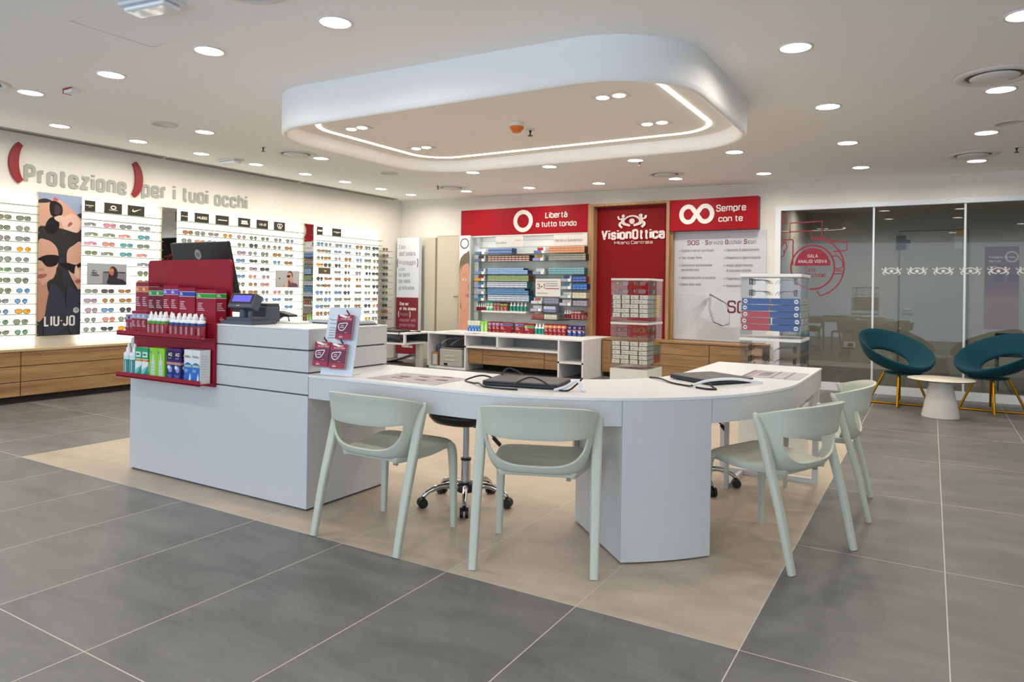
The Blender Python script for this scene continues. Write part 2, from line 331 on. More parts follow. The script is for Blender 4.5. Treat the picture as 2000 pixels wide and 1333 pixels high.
# glass partition
g = struct(MB().box(-1.79, XR, YB-.02, YB+.07, 2.325, 2.385, M('#e3e6ea', .4)).box(-1.79, -1.72, YB-.02, YB+.07, .0, 2.325, M('#e3e6ea', .4)).box(-1.72, XR, YB-.02, YB+.07, 0, .10, M('#dfe2e4', .4)).build('window_1'))
GL = glassy('#e4e5e0', 1.0, .0, 1.5); MUL = M('#dfe4ea', .35)
xs = [-1.72, -.625, .335, 1.29, 2.25, 3.2, XR]
FROST = M('#d5d6d2', .7); BURG = M('#8c1230', .5)
def eye(fr, x, y, w, m, d=0):
    """eye made of two leaning figures holding the lids, w wide"""
    k = w; q = lambda pts: [(x+a*k, y+b*k) for a, b in pts]
    fr.disc(x, y, .085*k, m, d=d)
    fr.stroke(q(open_crom([(-.27, .05), (-.14, .14), (0, .165), (.14, .14), (.27, .05)])), .048*k, m, d)
    for s in (-1, 1):
        fr.disc(x+s*.29*k, y+.17*k, .05*k, m, d=d)
        fr.stroke(q(open_crom([(s*.47, .17), (s*.44, .09), (s*.36, .07), (s*.27, .05)])), [.03*k]+[.04*k]*17+[.06*k], m, d)
        fr.stroke(q(open_crom([(s*.29, .11), (s*.30, .0), (s*.25, -.08), (s*.06, -.135)])), [.11*k]*7+[.085*k]*6+[.06*k]*5+[.035*k], m, d)
        fr.stroke(q(open_crom([(s*.29, .0), (s*.40, -.06), (s*.40, -.13), (s*.33, -.2)])), [.07*k]*13+[.045*k]*6, m, d)
for i in range(len(xs)-1):
    p = MB().box(xs[i]+(.012 if i else 0), xs[i+1]-.012, YB+.018, YB+.03, .10, 2.325, GL).build('pane', g)
    if i: MB().box(xs[i]-.011, xs[i]+.011, YB+.005, YB+.045, .10, 2.325, MUL).build('mullion', g)
b = MB(); fr = FR(b, (0, YB+.018, 0), XA, ZA, .0012, .0001)
for k in range(12):
    eye(fr, -.423+.2715*k, 1.522, .225, FROST)
b.build('frosted_eye_band', g)
b = MB(); fr = FR(b, (0, YB+.018, 0), XA, ZA, .0012, .0002); cx, cy = -1.33, 1.575
fr.ring(cx, cy, .262, .02, BURG, ry=.285); fr.poly([(cx+.215*cos(rad(t)), cy+.02+.23*sin(rad(t))) for t in range(0, 181, 6)], BURG)
fr.ring(cx+.03, cy+.0, .345, .016, BURG, ry=.37, a0=-62, a1=97)
fr.stroke([(cx+.06, cy-.31), (cx+.1, cy-.37), (cx+.2, cy-.33)], .016, BURG)
fr.stroke([(-1.72, 2.04), (-1.61, 2.04), (-1.61, 2.16), (-1.22, 2.17), (-1.22, 1.98), (-1.24, 1.955), (-1.34, 1.955), (-1.35, 2.05), (-1.61, 2.045), (-1.61, 1.94), (-1.72, 1.94)], .016, BURG)
fr.stroke([(-1.57, 1.94), (-1.57, 1.60)], .016, BURG); fr.stroke([(-1.72, 1.94), (-1.57, 1.94)], .016, BURG)
fr.stroke([(-1.3, 1.955), (-1.12, 1.93), (-1.12, 1.915), (-.925, 1.895), (-.925, 1.79), (-1.08, 1.775)], .016, BURG)
fr.stroke([(-1.09, 1.72), (-1.03, 1.72), (-.97, 1.64), (-.97, 1.58), (-1.02, 1.55), (-1.08, 1.57)], .014, BURG)
fr.stroke([(-1.08, 1.53), (-.98, 1.53), (-.98, 1.49), (-1.08, 1.49)], .014, BURG, closed=True)
fr.stroke([(-1.72, 2.29), (-1.66, 2.28), (-1.65, 2.16), (-1.72, 2.16)], .016, BURG); fr.stroke([(-1.70, 2.27), (-1.70, 2.16)], .012, BURG)
fr.stroke([(-1.72, 1.86), (-1.66, 1.92)], .016, BURG); fr.ring(-1.71, 1.85, .065, .014, BURG, a0=-75, a1=75); fr.stroke([(-1.72, 1.72), (-1.69, 1.72), (-1.67, 1.8)], .014, BURG)
fr.text('SALA', cx-.06, cx+.065, cy+.125, .045, M('#c9bcbc', .6), .01); fr.text('ANALISI VISIVA', cx-.175, cx+.175, cy+.055, .045, M('#c9bcbc', .6), .01)
fr.text('EYE', cx-.045, cx+.045, cy-.06, .045, BURG, .01); fr.text('EXAM STUDIO', cx-.16, cx+.16, cy-.125, .045, BURG, .01)
for k in range(5): fr.text('A', cx-.24+.065*k, cx-.21+.065*k, 1.955, .02, BURG)
for t in (128, 112, 97, 80, 64, 48, 30, 12, -6): fr.disc(cx+.02+.305*cos(rad(t)), cy+.33*sin(rad(t)), .006, BURG, n=8)
b.build('eye_exam_decal', g, )
g['label'] = 'grey tinted glass partition with white frame'
# shelf poster inside the exam room
t = T('wall_poster', 'mauve and pink poster with a grey ring, on the wall behind the glass', 'poster', (.92, YI, .74))
b = MB().box(.71, 1.14, YI-.012, YI-.002, .74, 2.0, M('#96706a', .6)); b.build('sheet', t)
b = MB(); fr = FR(b, (.71, YI-.012, .74), XA, ZA); fr.rect(0, .58, .43, 1.26, M('#6f4256', .6)); fr.rect(.0, .5, .43, .6, M('#84575f', .6))
fr.ring(.34, 1.1, .075, .025, M('#c9c5c5', .6)); fr.rect(.11, .72, .24, .83, M('#4b1846', .6)); fr.rect(.3, .72, .43, .83, M('#4b1846', .6))
fr.text('Proteggi la tua vista', .05, .38, 1.08, .035, LW, .01); fr.text('dai tuoi', .05, .2, 1.02, .035, LW, .01); fr.text('nuovi', .05, .15, .94, .03, LW)
b.build('print', t)
t = T('safety_notice', 'small yellow and white notice at the top corner of the exam room door', 'notice', (.42, YI-.03, 2.0))
MB().box(.3, .45, YI-.036, YI-.031, 1.97, 2.17, M('#c9cbd6', .6)).build('sheet', t)
MB().box(.33, .45, YI-.038, YI-.036, 2.19, 2.27, M('#c9a414', .6)).build('warning_strip', t)
t = T('wall_socket', 'white double wall socket low on the wall behind the glass', 'socket', (-1.18, YI, .36))
MB().box(-1.27, -1.09, YI-.014, YI, .33, .43, M('#d9d9d6', .5)).build('plate', t, bevel=.004); MB().box(-1.2, -1.12, YI-.018, YI-.014, .35, .41, M('#8a8a88', .5)).build('outlet', t)
t = T('exam_table', 'white table edge with black legs behind the glass, beside the teal chair', 'table', (1.75, 11.6, 0))
MB().box(1.12, 2.4, 11.3, 12.1, .78, .82, M('#dcd8cf', .4)).build('tabletop', t, bevel=.005)
for x, y in ((1.2, 11.36), (2.32, 11.36), (1.2, 12.04), (2.32, 12.04)): MB().box(x-.02, x+.02, y-.02, y+.02, 0, .78, BLK).build('leg', t)
t = T('visitor_chair', 'black chair on bent chrome legs behind the glass, under the white table', 'chair', (1.0, 11.2, 0))
MB().box(.72, 1.2, 10.98, 1.0+10.4, .45, .5, BLK).build('seat', t, bevel=.02); MB().box(.74, 1.18, 11.38, 11.42, .55, .74, BLK).build('backrest', t, bevel=.02)
for x in (.75, 1.17): MB().tube(open_crom([(x, 11.36, .45), (x, 11.40, .02), (x, 11.2, .015), (x, 10.98, .015)], 4), .011, CHROME).build('leg', t); MB().tube([(x, 11.02, .45), (x, 10.96, .015)], .011, BLK).build('leg', t); MB().tube([(x, 11.38, .45), (x, 11.4, .6)], .011, BLK).build('back_support', t)

# ================================================================ ceiling things
def spot(parent, loc, w, r, blend=False):
    l = bpy.data.lights.new('lamp', 'AREA'); l.shape = 'DISK'; l.size = 2*r; l.energy = w; l.color = WARM; l.spread = rad(165)
    o = bpy.data.objects.new('lamp', l); COL.objects.link(o); o.parent = parent; o.location = loc; return o
DIFF = M('#fff7ea', .5, emis=13)
def downlight():
    t = T('downlight', '', 'ceiling light')
    MB().lathe([(.086, 0), (.086, -.006), (.1, -.006), (.1, 0)], M('#e6e4e0', .4), 32, cap=False).build('trim_ring', t, local=True)
    MB().lathe([(.0, -.004), (.086, -.004)], DIFF, 32, cap=False).build('diffuser', t, local=True)
    spot(t, (0, 0, -.012), LAMP_W, .084); return t
LX = [-7.46, -6.31, -5.17, -4.02, -2.91, -1.79, -.71, .40]; LY = [2.87, 4.45, 5.96, 7.52, 9.03]
pts = [(-7.46, y) for y in (3.657, 4.462, 5.234, 6.02, 6.844, 7.614, 8.406, 9.138)]
pts += [(-6.31, y) for y in (2.868, 4.462, 6.03, 9.1)] + [(-5.17, y) for y in (2.88, 7.6, 9.1)] + [(-4.02, y) for y in (2.866, 7.57, 9.05)] + [(-2.91, y) for y in (2.875, 7.56, 9.02)]
pts += [(-1.79, y) for y in (7.5, 9.0)] + [(x, y) for x in (-.71, .40) for y in (4.43, 5.945, 7.45, 8.95)]
pts += [(-4.02, .9), (-1.79, .9), (.4, .9), (-6.31, .9), (1.5, 2.9), (1.5, 5.95), (2.6, 7.45), (2.6, 4.43)]  # out of view, added for light; the ceiling rows carried on
COLN = {-7.46: 'line beside the sunglasses wall', -6.31: 'second line from the sunglasses wall', -5.17: 'third line from the sunglasses wall', -4.02: 'fourth line from the sunglasses wall', -2.91: 'fifth line from the sunglasses wall', -1.79: 'sixth line from the sunglasses wall', -.71: 'first line past the canopy', .4: 'second line past the canopy', 1.5: 'unseen third line past the canopy', 2.6: 'unseen fourth line past the canopy'}
d0 = None; seen = {}
for x, y in sorted(pts, key=lambda p: (p[0], -p[1])):
    seen[x] = seen.get(x, 0)+1; n = seen[x]
    lab = 'round ceiling light, '+ORD[n]+' from the back wall, '+COLN[x]
    o = d0 if d0 is None else dup(d0)
    if o is None: o = d0 = downlight()
    o.location = (x, y, zc(x)); o['label'] = lab; o['group'] = 'round recessed downlights'; o.rotation_euler = (0, rad(.89), 0)
def air_diffuser():
    t = T('air_diffuser', '', 'ceiling vent'); m = M('#dedcd7', .5)
    MB().lathe([(.165, .02), (.165, -.004), (.18, -.014), (.215, -.014), (.235, -.002), (.235, .0)], m, 40, cap=False).build('outer_ring', t, local=True)
    MB().lathe([(0, -.003), (.165, -.003)], M('#6f6a5c', .7), 40, cap=False).build('throat', t, local=True)
    MB().lathe([(0, -.022), (.135, -.02), (.142, -.01), (.13, -.004)], m, 40, cap=False).build('centre_disc', t, local=True); return t
a0 = None
for x, y, lab in ((-2.95, 2.3, 'at the top edge above the cash desk'), (.34, 5.56, 'beyond the canopy, above the side chairs'), (.35, 8.55, 'near the glass partition'), (-6.36, 5.69, 'beside the sunglasses-wall corner of the canopy'), (-2.91, 8.61, 'behind the canopy, before the red centre panel'), (-6.28, 8.66, 'behind the canopy, near the back corner of the sunglasses wall'), (-6.35, 2.5, 'cut by the picture edge above the sunglasses wall lettering')):
    o = dup(a0) if a0 else air_diffuser(); a0 = a0 or o
    o.location = (x, y, zc(x)); o['label'] = 'round white air diffuser '+lab; o['group'] = 'round air diffusers'
for i, (x, y, lab) in enumerate(((-6.36, 4.06, 'over the fashion poster side of the ceiling'), (-6.27, 7.22, 'behind the far corner of the canopy'), (.55, 7.11, 'on the glass partition side'))):
    t = T('ceiling_speaker', 'flat round white ceiling speaker '+lab, 'speaker', (x, y, zc(x)), group='flat ceiling speakers')
    MB().lathe([(0, -.008), (.1, -.008), (.1, -.012), (.118, -.01), (.125, 0)], M('#d8d5ce', .6), 32, cap=False).build('grille', t, local=True)
for x, y, rz, lab in ((-3.6, 2.22, rad(8), 'clear plastic emergency light on the ceiling before the canopy'), (-7.49, 5.66, 0, 'small square emergency light beside the sunglasses wall slots')):
    t = T('emergency_light', lab, 'emergency light', (x, y, zc(x)), rz)
    MB().box(-.17, .17, -.075, .075, -.02, 0, M('#dfe2e4', .4)).build('base', t, bevel=.005, local=True)
    MB().box(-.15, .15, -.06, .06, -.05, -.02, M('#eceff0', .1, coat=.8)).build('cover', t, bevel=.018, seg=3, local=True)
t = T('alarm_beacon', 'small white box with red ends on the ceiling near the sunglasses wall', 'alarm', (-5.87, 2.96, zc(-5.87)))
MB().box(-.06, .06, -.03, .03, -.035, 0, M('#e3e2df', .4)).build('housing', t, bevel=.006, local=True); MB().box(-.068, -.06, -.031, .031, -.036, 0, M('#9c1420', .4)).build('red_end', t, local=True)
MB().box(-.06, .065, -.034, -.03, -.012, 0, M('#9c1420', .4)).build('red_strip', t, local=True)
def sprinkler(x, y, z, lab):
    t = T('sprinkler', lab, 'sprinkler', (x, y, z), group='ceiling sprinklers')
    MB().lathe([(.036, 0), (.034, -.006), (.012, -.008)], M('#d8d6d0', .5), 20).build('rose', t, local=True)
    MB().lathe([(.011, -.006), (.011, -.022), (.006, -.026), (.006, -.05)], M('#3c3428', .4, .6), 12).build('body', t, local=True)
    MB().lathe([(.022, -.05), (.022, -.054)], M('#3c3428', .4, .6), 16).build('deflector', t, local=True)
sprinkler(-6.39, 5.25, zc(-6.39), 'dark sprinkler head between the canopy corner and the sunglasses wall')
sprinkler(-2.9, 7.67, zc(-2.9), 'sprinkler head just behind the canopy rim'); sprinkler(.69, 8.27, zc(.69), 'sprinkler head on the glass partition side')
sprinkler(-6.38, 8.45, zc(-6.38), 'sprinkler head before the far back diffuser'); sprinkler(-2.85, 5.02, 2.549, 'sprinkler head under the canopy beside the orange detector')
t = T('smoke_detector', 'white and orange smoke detector under the canopy', 'smoke detector', (-2.84, 4.78, 2.549))
MB().lathe([(.058, 0), (.058, -.026), (.054, -.03)], M('#e3e0da', .4), 28).build('base', t, local=True); MB().lathe([(.058, -.03), (.058, -.042), (.035, -.07), (.03, -.074)], M('#d9701c', .4), 28).build('sensor_head', t, local=True)
for i, (y0, y1, lab) in enumerate(((YF, 5.2, 'nearest'), (5.25, 7.36, 'middle'), (7.43, 9.55, 'farthest'))):
    t = T('slot_vent', 'long dark slot vent along the sunglasses wall ceiling, the '+lab+' of three', 'vent', (-8.14, (y0+y1)/2, zc(-8.14)), group='slot vents along the sunglasses wall')
    zz = zc(-8.14)
    MB().box(-8.19, -8.085, y0, y1, zz-.008, zz-.001, M('#74736a', .7)).build('slot', t)
    for x in (-8.195, -8.085): MB().box(x-.004, x+.004, y0, y1, zz-.014, zz+.002, M('#a9a79c', .6)).build('rim', t)
b = MB()
for x0, y0 in ((-4.3, 2.15), (-6.3, 2.35)):
    for q in ((x0, x0+.55, y0, y0+.004), (x0, x0+.55, y0+.5, y0+.504), (x0, x0+.004, y0, y0+.5), (x0+.55, x0+.554, y0, y0+.5)): b.box(*q, zc(x0)-.0025, zc(x0)+.01, M('#d3d0ca', .8))
struct(b.build('trim_1'))
# canopy
CX0, CX1, CY0, CY1 = -4.69, -1.21, 3.70, 6.01
def rrect(r0):
    def path(d):
        r = max(r0-d, .02); o = []
        for cx, cy, a in ((CX1-d-r, CY0+d+r, -90), (CX1-d-r, CY1-d-r, 0), (CX0+d+r, CY1-d-r, 90), (CX0+d+r, CY0+d+r, 180)):
            o += [(cx+r*cos(rad(a+9*k)), cy+r*sin(rad(a+9*k))) for k in range(11)]
        return o
    return path
t = T('ceiling_canopy', 'white rounded-rectangle canopy with a light strip, hanging from the ceiling over the desk', 'ceiling canopy', (-2.95, 4.85, 2.44))
CN = M('#f0f0ef', .85)
MB().sweep(rrect(.62), [(0, lambda x: zc(x)+.01), (0, 2.472)], CN).sweep(rrect(.62), [(0, 2.472), (.006, 2.452), (.02, 2.441), (.035, 2.441), (.05, 2.452), (.075, 2.49), (.09, 2.55)], CN).build('fascia', t)
b = MB(); p = rrect(.62)(.085); b.add([(x, y, 2.55) for x, y in p]+[(x, y, 2.58) for x, y in p], [tuple(range(len(p)))[::-1], tuple(range(len(p), 2*len(p)))], M('#f2eeea', .8)); b.build('soffit', t)
MB().sweep(rrect(.62), [(.262, 2.549), (.266, 2.545), (.296, 2.545), (.30, 2.549)], M('#fff2dc', .5, emis=10)).build('light_strip', t)
def twin(x, y, z, lab, par=None, w=4):
    t = T('twin_spotlight', lab, 'spotlight', (x, y, z), group='twin square spotlights')
    MB().box(-.125, .125, -.062, .062, -.006, 0, M('#dcd8d2', .5)).build('frame', t, local=True)
    for s in (-.06, .06): MB().lathe([(0, -.009), (.04, -.009), (.043, -.006)], DIFF, 20, cap=False).build('bulb', t, local=True).location.x = s
    spot(t, (0, 0, -.02), w, .05)
for x, y, l in ((-4.1, 4.31, 'the corner nearest the cash desk'), (-4.12, 5.19, 'the far sunglasses-wall corner'), (-1.88, 4.41, 'the near glass-side corner'), (-1.875, 5.27, 'the far glass-side corner')): twin(x, y, 2.549, 'recessed twin spotlight under the canopy in '+l)
twin(-1.35, 11.6, 2.62, 'twin spotlight behind the glass above the exam decal', w=15); twin(-.1, 11.6, 2.62, 'twin spotlight behind the glass above the door', w=15); twin(1.6, 11.6, 2.62, 'twin spotlight behind the glass above the white table', w=15)
# ================================================================ sunglasses wall (left)
F_L = lambda mb, x, y0, z0: FR(mb, (x, y0, z0), YA, ZA)
t = T('wall_lettering', 'grey and red lettering across the top of the sunglasses wall', 'lettering', (XL, 5.1, 2.3))
GL_ = M('#a3a59f', .6); RDL = M('#8a0f1c', .45)
b = MB(); F_L(b, XL, 0, 0).text('Protezione', 3.672, 4.765, 2.283, .2, GL_, .036, d=.012); b.build('word', t)
b = MB(); F_L(b, XL, 0, 0).text('per i tuoi occhi', 4.95, 6.475, 2.296, .195, GL_, .03, d=.012); b.build('word', t)
for yy, s in ((3.625, 1), (4.855, -1)):
    b = MB(); P = [(yy+s*(.075-.13*cos(rad(a))), 2.488+.2*sin(rad(a))/sin(rad(62))) for a in range(-62, 63, 6)]
    n = len(P); FR(b, (XL, 0, 0), YA, ZA).stroke(P, [.055+.035*cos(PI*(i/(n-1)-.5)) for i in range(n)], RDL, d=.03); b.build('red_bracket', t)
# oak drawers under the lit wall
yb = [2.33, 3.55, 4.77, 5.99, 7.21, 8.43]
c0 = None
for i in range(5):
    y0, y1 = yb[i], yb[i+1]
    o = T('drawer_cabinet', 'low oak drawer unit under the lit sunglasses wall, '+ORD[i+1]+' from the picture edge', 'cabinet', (-8.05, (y0+y1)/2, 0), group='oak drawer units under the sunglasses wall')
    MB().box(XL+.001, -7.95, y0, y1, .07, .53, M('#4a3a2a', .7)).build('carcass', o); MB().box(XL+.001, -8.0, y0, y1, 0, .07, M('#2d2620', .8)).build('plinth', o)
    for z0, z1 in ((.075, .215), (.222, .375), (.382, .528)): MB().box(-7.95, -7.928, y0+.004, y1-.004, z0, z1, OAK).build('drawer', o, bevel=.002)
tag(MB().box(XL+.001, -7.915, 2.33, 8.43, .53, .553, OAKL).build('ledge', loc=(-8.05, 5.8, .53)), 'long pale oak ledge below the lit sunglasses wall', 'ledge')
# lit panels with shelves
ROWZ = [.69+.107*k for k in range(12)]
GLOW = M('#fffbf0', .5, emis=2.1)
BAYS = {'A': (2.33, 3.775), 'B': (4.225, 5.155), 'C': (5.375, 7.43), 'D': (7.645, 9.13)}
BN = {'A': 'cut by the picture edge', 'B': 'after the tall fashion poster', 'C': 'behind the monitor', 'D': 'nearest the back corner'}
for k, (y0, y1) in BAYS.items():
    t = T('lit_display', 'glowing white wall panel with thin glass shelves, '+BN[k], 'display panel', (-8.17, (y0+y1)/2, .6), group='lit sunglasses panels')
    MB().box(XL, -8.15, y0, y1, .56, 2.15, GLOW).build('light_panel', t)
    for z in ROWZ+[1.95, 2.035]:
        yy = y1+(.25 if k == 'D' and z < 1.9 else -.02)
        MB().box(-8.15, -8.03, y0+.01, yy, z-.007, z, SHELFG).build('shelf', t)
# fashion poster
SK = M('#c99a85', .6); SK2 = M('#b98670', .6); SK3 = M('#d8b3a2', .6); HAIR = M('#1c1b1f', .6); LIP = M('#9c5550', .6); LENS_ = M('#17151a', .3); SKY = M('#8f9cb8', .6); JK = M('#20222b', .6); JK2 = M('#262b3d', .6); LENS2 = M('#3a2b33', .4)
t = T('fashion_poster', 'tall fashion poster of three faces in dark sunglasses on the lit wall', 'poster', (-8.12, 4.0, .66))
MB().box(-8.15, -8.115, 3.775, 4.222, .66, 2.195, M('#b9b19a', .5)).build('panel', t)
b = MB(); fr = FR(b, (-8.115, 3.775, .66), YA, ZA); PW, PH = .447, 1.535
def pc(pts): return [((x-73)/87*PW, (1-(y-(375+10*(x-73)/87))/(280-12*(x-73)/87))*PH) for x, y in pts]
clip = lambda pts: [(min(max(x, .004), PW-.004), min(max(y, .004), PH-.004)) for x, y in pts]
def pb(pts, m): fr.poly(clip(crom(pc(pts), 5)), m)
fr.rect(.004, .004, PW-.004, PH-.004, JK); fr.poly(clip(pc([(73, 375), (160, 385), (160, 450), (73, 450)])), SKY)
pb([(73, 392), (90, 391), (104, 388), (122, 395), (142, 412), (157, 426), (160, 450), (150, 462), (128, 458), (100, 450), (73, 448)], SK)
pb([(73, 391), (86, 388), (100, 393), (90, 396), (73, 396)], HAIR); pb([(104, 386), (112, 390), (108, 394), (102, 392)], M('#b5535a', .6))
pb([(120, 428), (138, 418), (150, 424), (157, 436), (150, 456), (134, 456), (122, 444)], SK3)
pb([(73, 446), (92, 442), (112, 445), (128, 449), (150, 455), (160, 450), (160, 495), (73, 495)], HAIR)
pb([(97, 394), (108, 394), (118, 401), (121, 412), (118, 421), (110, 423), (99, 421), (95, 408)], LENS_); pb([(106, 400), (115, 404), (118, 413), (113, 419), (105, 418)], LENS2)
pb([(92, 430), (104, 423), (113, 433), (114, 444), (106, 455), (94, 456), (87, 446)], LENS_); pb([(104, 425), (116, 421), (124, 425), (120, 434), (110, 432)], SK3)
pb([(131, 440), (136, 434), (141, 437), (137, 441), (133, 443)], LIP); pb([(150, 420), (160, 418), (160, 428)], HAIR)
pb([(73, 474), (90, 468), (106, 478), (113, 494), (112, 520), (104, 542), (92, 552), (84, 556), (73, 556)], SK)
pb([(73, 548), (84, 556), (93, 550), (98, 572), (92, 600), (86, 618), (73, 622)], SK2)
pb([(92, 552), (106, 540), (112, 520), (124, 540), (120, 600), (100, 580)], HAIR)
pb([(73, 505), (84, 499), (98, 497), (114, 500), (112, 514), (102, 520), (90, 519), (81, 509), (73, 507)], LENS_)
pb([(73, 524), (84, 522), (86, 527), (78, 529)], SK2); pb([(73, 536), (83, 534), (92, 535), (86, 541), (74, 542)], LIP)
pb([(131, 490), (142, 480), (160, 478), (160, 566), (152, 562), (142, 546), (134, 530), (130, 510)], SK)
pb([(117, 514), (132, 513), (148, 517), (160, 512), (160, 520), (152, 524), (146, 534), (138, 531), (130, 524)], LENS_); pb([(149, 518), (155, 530), (156, 541), (148, 540), (146, 530)], SK3); pb([(147, 548), (155, 545), (160, 550), (152, 553)], LIP)
pb([(98, 560), (112, 560), (128, 590), (126, 640), (96, 654), (86, 640)], JK2); pb([(132, 560), (150, 566), (160, 570), (160, 640), (140, 650), (130, 610)], JK2)
fr.disc(*pc([(150, 605)])[0], .032, M('#b9babd', .35)); fr.disc(*pc([(151, 604)])[0], .018, M('#8f9194', .4))
fr.text('LIU·JO', .07, .385, .105, .115, M('#d9d8d6', .5), .02); b.build('printed_image', t)
for y0, y1, lab in ((5.165, 5.37, 'narrow tall mirror between the second and third lit panels'), (7.44, 7.635, 'narrow tall mirror reflecting the red ring sign, between lit panels')):
    t = T('wall_mirror', lab, 'mirror', (-8.15, y0, .58)); MB().box(XL, -8.12, y0, y1, .58, 2.19, M('#b9b7a4', .5)).build('backing', t); MB().box(-8.12, -8.116, y0+.006, y1-.006, .586, 2.184, MIRROR).build('mirror_glass', t)
# brand plaques on the top shelf
PLQ = M('#2c2a1c', .5); PW_ = M('#e6e4da', .5)
def bars(fr, w, h, rows):
    for a, c, d, e in rows: fr.rect(a*w, c*h, d*w, e*h, PW_)
def plaque(y0, y1, lab, draw):
    t = T('brand_plaque', lab, 'sign', (-8.06, (y0+y1)/2, 2.036), group='dark brand plaques on the top shelf')
    MB().box(-8.07, -8.055, y0, y1, 2.036, 2.155, PLQ).build('plate', t); b = MB(); draw(FR(b, (-8.055, y0, 2.036), YA, ZA), y1-y0, .119); b.build('lettering', t)
plaque(4.226, 4.335, 'dark plaque with one white line of type, beside the fashion poster', lambda f, w, h: bars(f, w, h, [(.02, .52, .82, .58), (.3, .4, .6, .43)]))
def oak(f, w, h): f.ring(w/2, h*.58, w*.14, w*.055, PW_, ry=h*.15); f.text('OAKLEY', w*.26, w*.76, h*.27, h*.11, PW_, .03)
plaque(4.438, 4.637, 'dark plaque with a white oval emblem above one word', oak)
swoosh = lambda f, w, h: f.poly([(w*a, h*c) for a, c in ((.82, .72), (.40, .38), (.30, .36), (.24, .45), (.27, .60), (.33, .70), (.30, .56), (.34, .49), (.42, .52))], PW_)
plaque(4.709, 4.907, 'dark plaque with a white curved tick emblem', swoosh)
def ea(f, w, h): f.rect(.03*w, .47*h, .38*w, .53*h, PW_); f.rect(.55*w, .46*h, .95*w, .52*h, PW_); f.disc(w*.46, h*.5, w*.04, PW_)
plaque(5.385, 5.476, 'dark plaque with thin type and a small bird emblem, beside the narrow grey mirror', ea)
plaque(5.576, 5.775, 'dark plaque with four bold white capital letters', lambda f, w, h: f.text('HUGO', w*.16, w*.86, h*.36, h*.3, PW_, .05))
plaque(5.881, 6.076, 'dark plaque with one thin line of type above the monitor', lambda f, w, h: bars(f, w, h, [(.14, .45, .86, .55)]))
plaque(6.228, 6.419, 'dark plaque with two stacked lines of block type', lambda f, w, h: bars(f, w, h, [(.24, .5, .74, .72), (.22, .3, .8, .46)]))
plaque(6.53, 6.722, 'dark plaque with short dotted white wordmark', lambda f, w, h: f.text('LIU·JO', w*.2, w*.8, h*.36, h*.28, PW_, .04))
def gg(f, w, h): f.ring(w*.4, h*.58, w*.12, w*.05, PW_); f.ring(w*.6, h*.58, w*.12, w*.05, PW_); f.rect(w*.35, h*.2, w*.65, h*.3, PW_)
plaque(6.83, 7.024, 'dark plaque with two interlocked white rings', gg)
plaque(7.65, 7.707+.05, 'dark plaque with a bold white word, beside the mirror with the red ring', lambda f, w, h: bars(f, w, h, [(.06, .4, .9, .62)]))
plaque(7.964, 8.152, 'dark plaque with fine white type, last before the back corner', lambda f, w, h: bars(f, w, h, [(.1, .5, .9, .58), (.35, .38, .65, .42)]))
t = T('brand_plaque', 'small brown plaque with a pale emblem standing among the sunglasses', 'sign', (-8.04, 7.79, 1.44)); MB().box(-8.05, -8.035, 7.67, 7.91, 1.4395, 1.53, M('#5f553e', .5)).build('plate', t)
b = MB(); FR(b, (-8.035, 7.67, 1.435), YA, ZA).disc(.13, .045, .03, M('#b5ad94', .5), ry=.015); b.build('emblem', t)
# two small framed campaign pictures
t = T('campaign_picture', 'grey picture of a woman in dark jacket with black wordmark, among the sunglasses', 'picture', (-8.05, 4.46, 1.23)); MB().box(-8.028, -8.012, 4.24, 4.675, 1.225, 1.46, M('#b5b7a8', .5)).build('panel', t)
b = MB(); fr = FR(b, (-8.012, 4.24, 1.225), YA, ZA); w, h = .435, .235; fr.rect(.003, .003, w-.003, h-.003, M('#a3a6aa', .6)); fr.rect(.16, .003, w-.003, .14, M('#7d7882', .6)); fr.rect(.17, .13, .42, .145, M('#3b3b42', .6))
fr.poly(clip_ := [(.05+.05*a, .145+.02*c) for a, c in ((1, .6), (.25, 0), (0, 0), (-.1, .3), (.15, .7), (.2, .3))], BLK); fr.text('NIKE', .04, .1, .115, .022, BLK, .03); fr.text('VISION', .03, .12, .09, .022, BLK, .03)
fr.poly(crom([(.22, .003), (.235, .08), (.29, .1), (.33, .07), (.40, .05), (.425, .003)]), JK); fr.poly(crom([(.225, .06), (.235, .14), (.245, .19), (.28, .205), (.32, .17), (.33, .1), (.3, .06), (.26, .08)]), HAIR); fr.poly(crom([(.235, .13), (.24, .17), (.26, .19), (.285, .17), (.285, .12), (.26, .1)]), M('#b5694f', .6)); fr.stroke([(.237, .155), (.283, .158)], .012, M('#d98a5c', .4)); b.build('printed_image', t)
t = T('campaign_picture', 'pale grey picture of a woman in a mauve sweater with sunglasses, among the sunglasses', 'picture', (-8.05, 7.05, 1.23)); MB().box(-8.028, -8.012, 6.84, 7.265, 1.222, 1.462, M('#a8aa98', .5)).build('panel', t)
b = MB(); fr = FR(b, (-8.012, 6.84, 1.222), YA, ZA); w, h = .425, .24; fr.rect(.006, .004, w-.006, h-.004, M('#b9b9ba', .6)); fr.disc(.06, .125, .012, BLK); fr.text('MM', .04, .08, .1, .01, GREY)
fr.poly(crom([(.15, .004), (.17, .05), (.25, .075), (.33, .06), (.375, .05), (.385, .004)]), M('#6b4a58', .6)); fr.poly(crom([(.215, .1), (.195, .16), (.2, .21), (.25, .235), (.29, .21), (.3, .15), (.295, .08), (.25, .06)]), SK); fr.poly(crom([(.2, .205), (.24, .235), (.285, .215), (.3, .16), (.285, .15), (.275, .195), (.24, .215)]), M('#4c3a28', .6))
